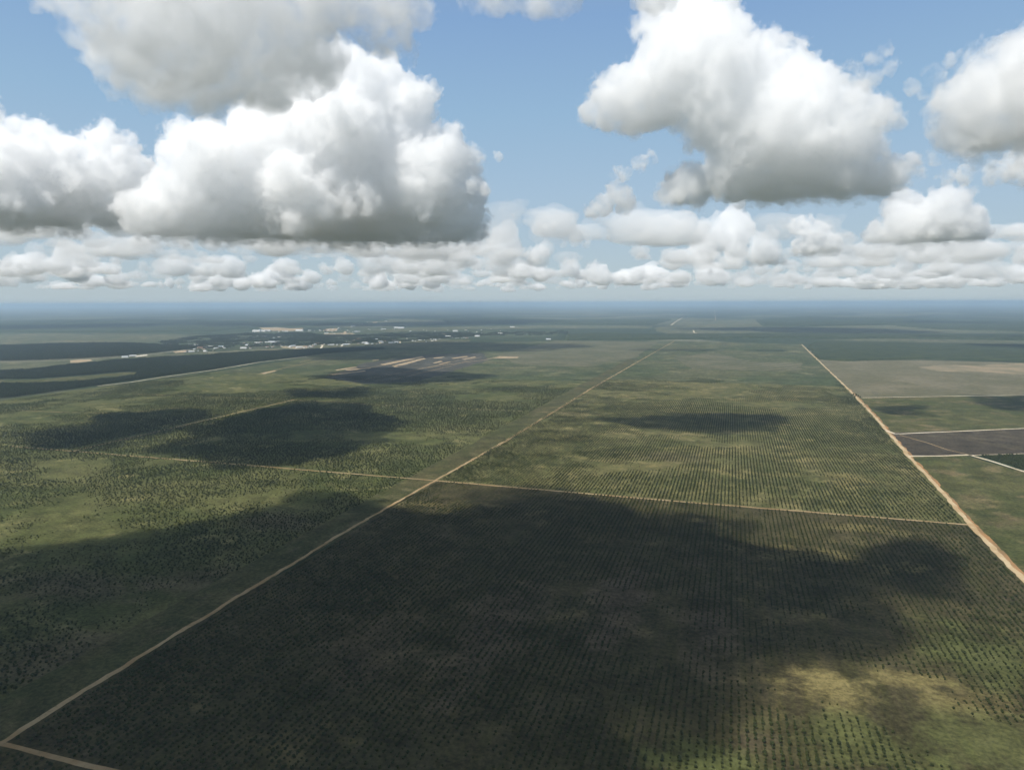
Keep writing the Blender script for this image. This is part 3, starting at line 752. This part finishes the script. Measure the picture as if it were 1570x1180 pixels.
# grove east of the right road
px_, py_ = np.array([PX([(1502, 699)])[0], PX([(1567, 697)])[0], PX([(1760, 692)])[0], PX([(1760, 770)])[0], PX([(1567, 719)])[0]]).T
def in_poly(x, y, P):
    P = np.asarray(P); c = np.zeros(len(x), bool); j = len(P) - 1
    for i in range(len(P)):
        xi, yi = P[i]; xj, yj = P[j]
        c ^= ((yi > y) != (yj > y)) & (x < (xj - xi) * (y - yi) / (yj - yi + 1e-12) + xi); j = i
    return c
gp = np.stack([px_, py_], 1)
x, y = grid_pts(gp[:, 0].min(), gp[:, 0].max(), gp[:, 1].min(), gp[:, 1].max(), 5.6, 5.6, .6, .6, 3)
k = in_poly(x, y, gp)
E_ = (x[k], y[k], rng.uniform(1.1, 1.5, k.sum()))
PXs, PYs, PS = (np.concatenate(q) for q in zip(R_, L_, E_))
ok, u, v, dz = in_frame(PXs, PYs)
PXs, PYs, PS, u, v, dz = PXs[ok], PYs[ok], PS[ok], u[ok], v[ok], dz[ok]
vis = (u > 4) & (u < 1563) & (v < 1174)
size = np.where(vis, PS / dz, 0)
first = np.argsort(-size)[:300]
rest = np.ones(len(PXs), bool); rest[first] = False
GROUP = 'oil palms in the nearest rows of the plantation'
protos = []
for q, i in enumerate(first):
    kind = q % 3
    e = empty('oil_palm', (float(PXs[i]), float(PYs[i]), 0.1), float(rng.uniform(0, 6.28)))
    s = float(PS[i]); e.scale = (s, s, s)
    tag(e, 'small bushy oil palm in the planted rows along the bottom edge of the photo', 'palm tree', GROUP)
    c = obj('crown', PALM_KINDS[kind][0], None, e)
    t = obj('trunk', PALM_KINDS[kind][1], None, e)
    if q < 3: protos.append((c, t))

def scatter(name, x, y, z, s, protos, label=None, seed=0):
    """One object of many plants too many to count: instances of real ones on the points of a mesh."""
    V = np.stack([x, y, np.broadcast_to(z, np.shape(x))], 1)
    me = bpy.data.meshes.new(name)
    me.vertices.add(len(V)); me.vertices.foreach_set('co', V.astype(np.float32).ravel())
    a = me.attributes.new('size', 'FLOAT', 'POINT'); a.data.foreach_set('value', np.asarray(s, np.float32))
    rg = np.random.default_rng(seed)
    a = me.attributes.new('turn', 'FLOAT', 'POINT'); a.data.foreach_set('value', rg.uniform(0, 6.28, len(V)).astype(np.float32))
    o = obj(name, me)
    ng = bpy.data.node_groups.new(name, 'GeometryNodeTree')
    ng.interface.new_socket('Geometry', in_out='INPUT', socket_type='NodeSocketGeometry')
    ng.interface.new_socket('Geometry', in_out='OUTPUT', socket_type='NodeSocketGeometry')
    nd = ng.nodes; L = ng.links.new
    gi = nd.new('NodeGroupInput'); go = nd.new('NodeGroupOutput')
    iop = nd.new('GeometryNodeInstanceOnPoints'); L(gi.outputs[0], iop.inputs['Points'])
    jn = nd.new('GeometryNodeJoinGeometry')
    for grp in protos[::-1]:
        j2 = nd.new('GeometryNodeJoinGeometry')
        for p in grp:
            oi = nd.new('GeometryNodeObjectInfo'); oi.transform_space = 'ORIGINAL'
            oi.inputs['Object'].default_value = p; L(oi.outputs['Geometry'], j2.inputs[0])
        gti = nd.new('GeometryNodeGeometryToInstance'); L(j2.outputs[0], gti.inputs[0]); L(gti.outputs[0], jn.inputs[0])
    L(jn.outputs[0], iop.inputs['Instance']); iop.inputs['Pick Instance'].default_value = True
    ra = nd.new('FunctionNodeRandomValue'); ra.data_type = 'INT'
    ri = [s_ for s_ in ra.inputs if s_.type == 'INT']
    ri[0].default_value = 0; ri[1].default_value = len(protos) - 1
    L([s_ for s_ in ra.outputs if s_.type == 'INT'][0], iop.inputs['Instance Index'])
    na = nd.new('GeometryNodeInputNamedAttribute'); na.data_type = 'FLOAT'; na.inputs['Name'].default_value = 'size'
    nt = nd.new('GeometryNodeInputNamedAttribute'); nt.data_type = 'FLOAT'; nt.inputs['Name'].default_value = 'turn'
    cx = nd.new('ShaderNodeCombineXYZ'); L(nt.outputs[0], cx.inputs['Z'])
    L(cx.outputs[0], iop.inputs['Rotation']); L(na.outputs[0], iop.inputs['Scale'])
    L(iop.outputs[0], go.inputs[0])
    md = o.modifiers.new('scatter', 'NODES'); md.node_group = ng
    return tag(o, label, kind='stuff')

scatter('palm_plantation', PXs[rest], PYs[rest], 0.1, PS[rest], protos, seed=4)
print('palms', len(PXs))

# ---- trees: by the right road; the same kinds fill the forest
def tree_crown(seed, w=2.6, h=8.0, z0=3.0):
    rg = np.random.default_rng(seed); V = []; F = []
    n = 150
    for k in range(n):
        t = rg.random(); a = rg.uniform(0, 6.28)
        rad = w * (math.sin(math.pi * (0.12 + 0.85 * t)) ** 0.7) * (0.55 + 0.45 * rg.random()) * (0.85 + .25 * math.sin(3 * a + seed))
        c = np.array([rad * math.cos(a), rad * math.sin(a), z0 + h * t])
        nrm = np.array([math.cos(a), math.sin(a), rg.uniform(-.1, 1.1)]) + rg.normal(size=3) * .5; nrm /= np.linalg.norm(nrm)
        u = np.cross(nrm, rg.normal(size=3)); u /= np.linalg.norm(u); q = np.cross(nrm, u)
        s = rg.uniform(.5, 1.0); b = len(V)
        V += [c + u * s, c + q * s * .8 + nrm * .15, c - u * s, c - q * s * .8 + nrm * .15]
        F.append([b, b + 1, b + 2, b + 3])
    return mesh_np('tree_crown', V, np.array(F))
TREE_KINDS = []
for s, (w, h, z0) in enumerate([(2.6, 8.5, 2.5), (3.1, 7.5, 2.8), (2.3, 9.5, 3.0)]):
    c = tree_crown(80 + s, w, h, z0); c.materials.append(M_LEAF)
    t = tapered('tree_trunk', .22, .10, z0 + h * .6, 6, 0.03); t.materials.append(M_BARK)
    TREE_KINDS.append((c, t))
tp = []
tree_label = 'dark leafy tree in the small clump beside the bend of the right road'
for q, (px, py, s) in enumerate([(1307, 607, 1.0), (1311, 607.5, 1.15), (1314, 609, .9), (1309, 609.5, .85), (1304.5, 606.5, .8), (1317, 610, .75)]):
    p = G(px, py)
    e = empty('tree', (p[0] + 3, p[1], 0.1), q * 1.7); e.scale = (s * 1.1, s * 1.1, s * .8)
    tag(e, tree_label, 'tree', 'trees clumped at the bend of the right road')
    c = obj('crown', TREE_KINDS[q % 3][0], None, e); t = obj('trunk', TREE_KINDS[q % 3][1], None, e)
    if q < 3: tp.append((c, t))

def forest(name, L, step, smin, smax, seed, holes=None, thin=None):
    P = np.array(L if not isinstance(L[0][0], str) else L)
    P = np.array([G(*p) for p in L])
    P = rough(P, 60, 10, True, seed)
    x, y = grid_pts(P[:, 0].min(), P[:, 0].max(), P[:, 1].min(), P[:, 1].max(), step, step, step * .28, step * .28, seed)
    ok, *_ = in_frame(x, y, 60); x, y = x[ok], y[ok]
    k = in_poly(x, y, P)
    for h in (holes or []): k &= ~in_poly(x, y, rough(np.array([G(*p) for p in h]), 60, 10, True, seed))
    if thin is not None: k &= noise2(x, y, 120, seed, 3) > thin
    x, y = x[k], y[k]
    s = rng.uniform(smin, smax, len(x)) * (1 + .15 * noise2(x, y, 70, seed + 3))
    print(name, len(x))
    return scatter(name, x, y, 0.2, s, tp, seed=seed)
CLEAR = [(-40, 582), (50, 581), (130, 575), (190, 570), (214, 570.5), (205, 577), (130, 586), (60, 589), (-40, 591)]
forest('forest', [(-60, 619), (60, 604), (150, 590.5), (250, 576.5), (330, 565.5), (400, 553.5), (468, 546), (500, 542), (590, 535), (560, 534), (470, 537), (380, 541), (270, 548), (180, 553), (90, 563), (40, 568), (-60, 572)], 6.6, .85, 1.15, 21, holes=[CLEAR])
forest('forest', [(-60, 555), (60, 552.5), (130, 549.5), (200, 545), (265, 538), (300, 535), (270, 531), (190, 527), (100, 528), (-60, 533)], 9.5, 1.1, 1.5, 22)
forest('forest', [(280, 536), (380, 533), (470, 530), (530, 527), (620, 524), (740, 515), (870, 514), (870, 508), (740, 509.5), (620, 510), (540, 514), (490, 513), (470, 510), (380, 511), (300, 516), (240, 524)], 13, .75, 1.1, 23, thin=-.05)
def canopy(L, z, cell, seed):
    """Closed canopy of a far wood: a bumpy roof with real height and an edge down to the ground."""
    P = rough(np.array([G(*p) for p in L]), cell * 3, cell, True, seed)
    x0, y0 = P.min(0) - cell; x1, y1 = P.max(0) + cell
    X, Y = np.meshgrid(np.arange(x0, x1, cell), np.arange(y0, y1, cell), indexing='ij')
    k = in_poly(X.ravel(), Y.ravel(), P).reshape(X.shape)
    Z = np.where(k, z * (0.85 + .3 * np.random.default_rng(seed).random(X.shape)) * (1 + .2 * noise2(X, Y, cell * 14, seed)), -1.0)
    nx, ny = X.shape
    use = k[:-1, :-1] | k[1:, :-1] | k[1:, 1:] | k[:-1, 1:]
    I = np.arange(nx * ny).reshape(nx, ny)
    F = np.stack([I[:-1, :-1][use], I[1:, :-1][use], I[1:, 1:][use], I[:-1, 1:][use]], 1)
    V = np.stack([X.ravel(), Y.ravel(), Z.ravel()], 1)
    us, inv = np.unique(F, return_inverse=True)
    return tag(obj('forest', mesh_np('forest', V[us], inv.reshape(F.shape)), M_WOOD), kind='stuff')
mw = N('far_wood'); cc = mw.mix(mw.ramp(mw.noise(mw.coords(), 1 / 90, 5, .65), .3, .7), (0.022, 0.032, 0.014), (0.042, 0.052, 0.022)); mw.diffuse(cc, .95, .05); M_WOOD = mw.mat
canopy([(868, 521.5), (1030, 520.5), (1130, 519), (1230, 518.5), (1330, 519), (1400, 519), (1720, 524), (1720, 518), (1400, 514), (1250, 512.5), (1100, 513), (1000, 514), (930, 512), (870, 514)], 15, 16, 31)
canopy([(1238, 532), (1256, 551), (1300, 554), (1400, 550), (1567, 553), (1760, 549), (1760, 533), (1567, 530), (1470, 528), (1300, 526), (1250, 526)], 9, 14, 32)  # dark wood standing in for a band of cloud shadow
canopy([(1380, 500), (1440, 505), (1567, 508), (1720, 510), (1720, 494), (1567, 494), (1430, 493), (1330, 495)], 16, 30, 33)
canopy([(690, 496.5), (860, 497.5), (1000, 498), (1030, 490), (960, 491), (870, 491), (760, 488), (680, 490)], 16, 30, 34)
canopy([(-60, 510), (180, 509), (330, 508), (385, 501), (480, 500.5), (540, 496), (400, 493), (200, 491), (-60, 493)], 16, 30, 35)
canopy([(1172, 500), (1230, 501), (1400, 497), (1400, 488), (1230, 486), (1160, 491)], 16, 30, 36)
# ------------------------------------------------------------------ the town
def wall_mat(name, c):
    m = N(name); n = m.noise(m.coords(), .8, 3, .7)
    m.diffuse(m.mix(m.ramp(n, .3, .75), c, tuple(v * .78 for v in c)), .85, .2); return m.mat
M_WALLS = [wall_mat('white_wall', (.78, .76, .70)), wall_mat('cream_wall', (.62, .54, .40))]
M_ROOFS = [wall_mat('white_sheet_roof', (.58, .58, .56)), wall_mat('grey_sheet_roof', (.50, .52, .54)), wall_mat('rust_roof', (.34, .20, .13)), wall_mat('blue_roof', (.25, .38, .55))]
M_DARKGLASS = wall_mat('dark_opening', (.05, .06, .07))

def boxes(B):
    V = []; F = []
    for (x0, x1, y0, y1, z0, z1) in B:
        b = len(V)
        V += [(x0, y0, z0), (x1, y0, z0), (x1, y1, z0), (x0, y1, z0), (x0, y0, z1), (x1, y0, z1), (x1, y1, z1), (x0, y1, z1)]
        F += [[b, b + 3, b + 2, b + 1], [b + 4, b + 5, b + 6, b + 7], [b, b + 1, b + 5, b + 4], [b + 1, b + 2, b + 6, b + 5], [b + 2, b + 3, b + 7, b + 6], [b + 3, b, b + 4, b + 7]]
    return V, F
def house_walls(w, d, h):
    V, F = boxes([(-w / 2, w / 2, -d / 2, d / 2, 0, h)])
    b = len(V); r = h + d * .28
    V += [(-w / 2, -d / 2, h), (-w / 2, d / 2, h), (-w / 2, 0, r), (w / 2, -d / 2, h), (w / 2, d / 2, h), (w / 2, 0, r)]
    F += [[b, b + 2, b + 1], [b + 3, b + 4, b + 5]]
    return mesh_np('house_walls', V, F)
def house_roof(w, d, h):
    o = .6; r = h + d * .28 + .12; t = .18; e = h - o * .56 + .12
    V = []
    for x in (-w / 2 - o, w / 2 + o):
        V += [(x, -d / 2 - o, e), (x, 0, r), (x, d / 2 + o, e), (x, -d / 2 - o, e + t), (x, 0, r + t), (x, d / 2 + o, e + t)]
    F = [[0, 6, 7, 1], [1, 7, 8, 2], [3, 4, 10, 9], [4, 5, 11, 10], [0, 3, 9, 6], [2, 8, 11, 5], [0, 1, 4, 3], [1, 2, 5, 4], [6, 9, 10, 7], [7, 10, 11, 8]]
    return mesh_np('house_roof', V, F)
KINDS = {}
for nm, (w, d, h) in dict(small=(13, 9, 3.2), long=(34, 13, 4.5), shed=(64, 24, 7)).items():
    KINDS[nm] = (house_walls(w, d, h), house_roof(w, d, h))
def house(px, py, kind, roof, wall, rz, label, group=None, cat='house', name='house', s=1.0):
    p = G(px, py)
    e = empty(name, (float(p[0]), float(p[1]), 0.5), rz); e.scale = (s, s, s)
    tag(e, label, cat, group)
    w, r = KINDS[kind]
    for nm, me, mt in (('wall', w, M_WALLS[wall]), ('roof', r, M_ROOFS[roof])):
        c = obj(nm, me, None, e)
        if not me.materials: me.materials.append(mt)
        c.material_slots[0].link = 'OBJECT'; c.material_slots[0].material = mt
    return e

# single buildings that stand out
Z1 = lambda a, b: (180 + a / 7.85, 490 + b / 7.85)
Z2 = lambda a, b: (360 + a / 7.85, 480 + b / 7.85)
Z3 = lambda a, b: (540 + a / 7.85, 470 + b / 7.85)
Z4 = lambda a, b: (730 + a / 7.85, 460 + b / 7.85)
for (p, kind, roof, rz, s, label) in [
    (Z2(265, 224), 'shed', 0, .1, 1.5, 'long white roofed shed at the left end below the big pale sand clearing'),
    (Z2(335, 222), 'shed', 0, .1, 1.3, 'white roofed shed second from left below the big pale sand clearing'),
    (Z2(400, 217), 'shed', 1, .1, 1.0, 'grey roofed shed below the middle of the big pale sand clearing'),
    (Z2(780, 218), 'shed', 0, .1, 1.4, 'wide white roofed shed at the right end of the big pale sand clearing'),
    (Z2(105, 427), 'long', 0, .3, 1.3, 'bright white house alone at the left edge of the town on pale grass'),
    (Z1(1515, 347), 'long', 0, .2, 1.2, 'bright white building on pale grass left of the town'),
    (Z2(275, 366), 'shed', 0, .05, .8, 'white building leftmost of the row among the town trees'),
    (Z2(455, 355), 'shed', 1, .05, .9, 'broad pale grey building rightmost of the row among the town trees'),
    (Z3(535, 258), 'shed', 0, .2, 1.0, 'bright white tall shed in the green gap behind the town'),
    (Z3(590, 263), 'shed', 1, .05, 1.3, 'long grey shed beside the bright white one in the green gap behind the town'),
    (Z3(1240, 299), 'long', 0, .4, 1.6, 'bright white house behind the small sandy clearing right of the town'),
    (Z4(435, 328), 'shed', 0, .3, .9, 'lone white building standing far right of the town on pale land'),
    (Z4(290, 408), 'long', 0, .1, 1.5, 'small white house at the dark wood edge right of the town'),
    (Z4(15, 438), 'long', 0, .1, 1.4, 'white house on the field edge between the town and the lone white building'),
    (Z3(1505, 360), 'long', 0, .1, 1.3, 'white house near the right end of the town on green ground'),
    (Z3(150, 440), 'shed', 0, .8, .7, 'white gabled building at the front edge of the town between two sand lanes'),
    (Z3(1155, 366), 'long', 0, .1, 1.5, 'bright white house in front of the small sandy clearing right of the town'),
    (Z1(185, 442), 'shed', 0, .9, .6, 'white shed at the left end of the white gravel yard beside the forest'),
    (Z1(95, 456), 'long', 1, .3, 1.1, 'pale grey house alone left of the white gravel yard by the forest'),
    (Z1(1250, 335), 'shed', 0, .2, .7, 'largest white building of the hamlet left of the town'),
    (Z1(1245, 328), 'long', 3, .2, 1.0, 'house with a bluish roof behind the largest white building of the hamlet'),
    (Z4(870, 476), 'long', 1, .1, 1.2, 'small grey roofed house alone at the corner of the dark wood and the tan field')]:
    house(*p, kind, roof, 0, rz, label, None, 'shed' if kind == 'shed' else 'house', 'shed' if kind == 'shed' else 'house', s)
# houses too small and alike to tell apart, by quarter
G1 = ('pale roofed house of the small hamlet between forest and town', 'houses of the hamlet left of the town',
      [Z1(*q) for q in [(715, 314), (945, 313), (1115, 331), (1040, 362), (1165, 293), (880, 387), (820, 387), (862, 380), (893, 392), (640, 312), (680, 316), (1065, 340), (1000, 348), (940, 355), (1400, 293), (1520, 293), (870, 305), (925, 360), (1130, 340), (1180, 350), (1210, 345), (1290, 345), (1090, 322), (985, 330), (1030, 315), (1060, 385), (1150, 380), (970, 380)]])
G2 = ('pale roofed house in the row along the front edge of the town', 'houses along the front edge of the town',
      [Z2(*q) for q in [(190, 427), (455, 412), (390, 412), (700, 402), (800, 412), (730, 416), (880, 415), (930, 410), (1340, 352), (1130, 387), (1170, 386), (1230, 386), (640, 408), (990, 373), (740, 381), (1075, 381), (570, 398), (610, 398), (670, 412), (775, 420), (840, 422), (1045, 385), (960, 385), (850, 405), (905, 400), (545, 390), (1330, 385), (1290, 392), (1380, 378), (1490, 318)]]
      + [Z3(*q) for q in [(80, 395), (293, 397), (400, 420), (660, 388), (500, 410), (510, 440), (570, 412), (730, 415), (870, 402), (815, 406), (980, 388), (1010, 410), (965, 416), (890, 426), (180, 452), (240, 452), (300, 450), (345, 430), (360, 440), (480, 432), (530, 428), (550, 438), (495, 420), (590, 415), (465, 440), (760, 420), (700, 410), (1050, 390), (1275, 381), (1345, 376), (1380, 381), (1320, 384), (1250, 384), (1200, 375), (945, 395), (995, 400), (75, 448), (130, 430)]])
G3 = ('pale roofed house among the trees in the middle of the town', 'houses among the town trees',
      [Z2(*q) for q in [(333, 357), (390, 357), (540, 290), (555, 285), (270, 281), (385, 282), (205, 300), (235, 298), (350, 290), (470, 298), (520, 290), (240, 232), (530, 224), (620, 224), (580, 222), (110, 372), (165, 375), (310, 352), (430, 350), (480, 362), (510, 352), (150, 395), (250, 395)]])
G4 = ('pale roofed house round the sandy square at the back of the town', 'houses round the sandy square at the back of the town',
      [Z2(*q) for q in [(1285, 247), (1110, 222), (1250, 180), (1400, 163), (1465, 228), (1090, 215), (1130, 205), (1180, 195), (1170, 225), (1220, 215), (1340, 235), (1380, 225), (1420, 230), (1500, 225), (1020, 205), (960, 212), (900, 213), (1300, 265), (1340, 280), (1100, 250), (1200, 250), (1030, 215), (1430, 160), (1360, 210), (1240, 190), (1270, 190)]]
      + [Z3(*q) for q in [(50, 306), (0, 240), (195, 275), (215, 280), (490, 271), (510, 275), (180, 190), (120, 210), (360, 268), (385, 275), (405, 178), (270, 195), (300, 186), (350, 280)]])
G5 = ('tiny white house scattered in the woods right of the town', 'houses in the woods right of the town',
      [Z3(*q) for q in [(995, 300), (1150, 285), (1555, 285), (1370, 285), (1400, 305), (860, 280), (895, 290), (700, 300), (1190, 330), (1090, 320), (1260, 290), (1500, 305)]] + [Z4(*q) for q in [(63, 360), (290, 375), (180, 350), (70, 395)]])
for label, group, L in (G1, G2, G3, G4, G5):
    for (px, py) in L:
        r = rng.random()
        house(px, py, 'long' if rng.random() < .35 else 'small', 0 if r < .5 else (1 if r < .8 else 2), int(rng.random() < .3), float(rng.uniform(0, 3.1)), label, group, s=float(rng.uniform(.95, 1.4)) * (.75 if px > 600 else 1.0))
# ------------------------------------------------------------------ clouds overhead, whose shadows lie on the fields
ZB = 1500.0
M_OVER = vol_mat('cloud_overhead', 0.020, None)
def overhead(polys, label, thick=340.0, h=22.0, seed=0.0, soft=105.0, zb=ZB, mat=None, gaps=()):
    """Shadow outlines on the ground (photo pixels) -> the cloud that casts them, moved up along the sun's rays."""
    sh = np.array([sun_dir.x, sun_dir.y]) / sun_dir.z * (zb + thick * .4)
    PP = [np.array([G(*p) for p in L]) + sh for L in polys]
    HH = [np.array([G(*p) for p in L]) + sh for L in gaps]
    lo = np.min([p.min(0) for p in PP], 0) - 250; hi = np.max([p.max(0) for p in PP], 0) + 250
    X, Y = np.meshgrid(np.arange(lo[0], hi[0], h), np.arange(lo[1], hi[1], h), indexing='ij')
    def sdf(P):
        d = np.full(X.shape, 1e9)
        for i in range(len(P)):
            a, b = P[i], P[(i + 1) % len(P)]; ab = b - a
            t = np.clip(((X - a[0]) * ab[0] + (Y - a[1]) * ab[1]) / (ab @ ab + 1e-9), 0, 1)
            d = np.minimum(d, np.hypot(X - a[0] - ab[0] * t, Y - a[1] - ab[1] * t))
        return np.where(in_poly(X.ravel(), Y.ravel(), P).reshape(X.shape), d, -d)
    S = np.max([sdf(P) for P in PP], 0)
    for P in HH: S = np.minimum(S, -sdf(P))
    S = S + soft * (0.62 * noise2(X, Y, 190, seed, 5) + .25 * noise2(X, Y, 45, seed + 3, 3))
    ht = thick * .5 * np.clip(S / (soft * 2.4), 0, 1) ** .9 + np.minimum(S, 0) * .6
    z = np.arange(zb - 120, zb + thick + 160, h * .8)
    f = (np.abs((z[None, None] - (zb + thick * .4))) - ht[:, :, None]).astype(np.float32)
    I = np.argwhere(np.abs(f) < 120)
    P = np.stack([X[I[:, 0], I[:, 1]], Y[I[:, 0], I[:, 1]], z[I[:, 2]]], 1)
    f[tuple(I.T)] += 42 * fbm(P / 110 + seed, 4, .6)
    f[[0, -1]] = h; f[:, [0, -1]] = h; f[:, :, [0, -1]] = h
    f = np.ascontiguousarray(f)
    V, Q = surface_nets(f, np.zeros(3), 1.0)
    V = np.stack([lo[0] + V[:, 0] * h, lo[1] + V[:, 1] * h, z[0] + V[:, 2] * h * .8], 1)
    o = obj('cumulus_cloud', mesh_np('overhead_cloud', V, Q), mat or M_OVER)
    return tag(o, label, 'cloud', kind='stuff')
overhead([[(-300, 850), (0, 838), (130, 822), (300, 806), (400, 770), (425, 738), (520, 748), (600, 765), (690, 752), (760, 745), (900, 752), (985, 785), (1090, 782), (1140, 800), (1190, 828), (1290, 850),
           (1390, 818), (1500, 856), (1500, 905), (1450, 945), (1430, 1005), (1350, 1016), (1190, 1010), (1180, 1085), (1060, 1150), (1000, 1190), (950, 1300), (-900, 1500), (-900, 1000)]],
         'broad cloud overhead shading the nearest fields', seed=1.0, soft=62.0, gaps=[[(600, 770), (650, 758), (700, 765), (690, 785), (640, 790)], [(1150, 795), (1230, 805), (1330, 815), (1370, 808), (1290, 826), (1210, 818)]])
overhead([[(30, 668), (150, 632), (300, 622), (335, 640), (250, 665), (150, 690), (60, 692)], [(215, 692), (345, 642), (450, 614), (560, 617), (650, 648), (600, 672), (540, 700), (460, 716), (330, 728), (270, 718)]],
         'cloud overhead shading the west block', seed=2.0, soft=60, thick=200)
overhead([[(420, 592), (490, 600), (570, 592), (540, 611), (440, 610)], [(480, 580), (560, 562), (650, 566), (760, 574), (720, 585), (630, 592), (560, 588)]], 'thin cloud shading the burnt ground', seed=3.0, soft=50, thick=160)
overhead([[(900, 636), (960, 640), (1040, 630), (1100, 629), (1195, 638), (1205, 660), (1120, 670), (1050, 663), (980, 657)]], 'small cloud shading the rows right of the road', seed=4.0, soft=45, thick=180)
overhead([[(1325, 621), (1400, 617), (1460, 625), (1440, 634), (1370, 633)]], 'small cloud shading the east pasture', seed=5.0, soft=40, thick=140)
overhead([[(1500, 607), (1567, 605), (1720, 604), (1720, 630), (1567, 631), (1520, 626)]], 'small cloud shading the far edge of the east pasture', seed=6.0, soft=45, thick=180)
# ------------------------------------------------------------------ haze of the air under the aircraft
hz = N('haze'); pv = hz.n('ShaderNodeVolumePrincipled')
pv.inputs['Color'].default_value = (0.62, 0.81, 1.0, 1)
pv.inputs['Density'].default_value = 4.7e-5
pv.inputs['Anisotropy'].default_value = 0.2
hz.l(pv.outputs[0], hz.out.inputs['Volume'])
e, z0, z1 = EXT + 500.0, -2.0, H + 45.0
V = [(x, y, z) for z in (z0, z1) for x, y in ((-e, -e), (e, -e), (e, e), (-e, e))]
F = [[0, 3, 2, 1], [4, 5, 6, 7], [0, 1, 5, 4], [1, 2, 6, 5], [2, 3, 7, 6], [3, 0, 4, 7]]
tag(obj('haze', mesh_np('haze', V, F), hz.mat), kind='stuff')
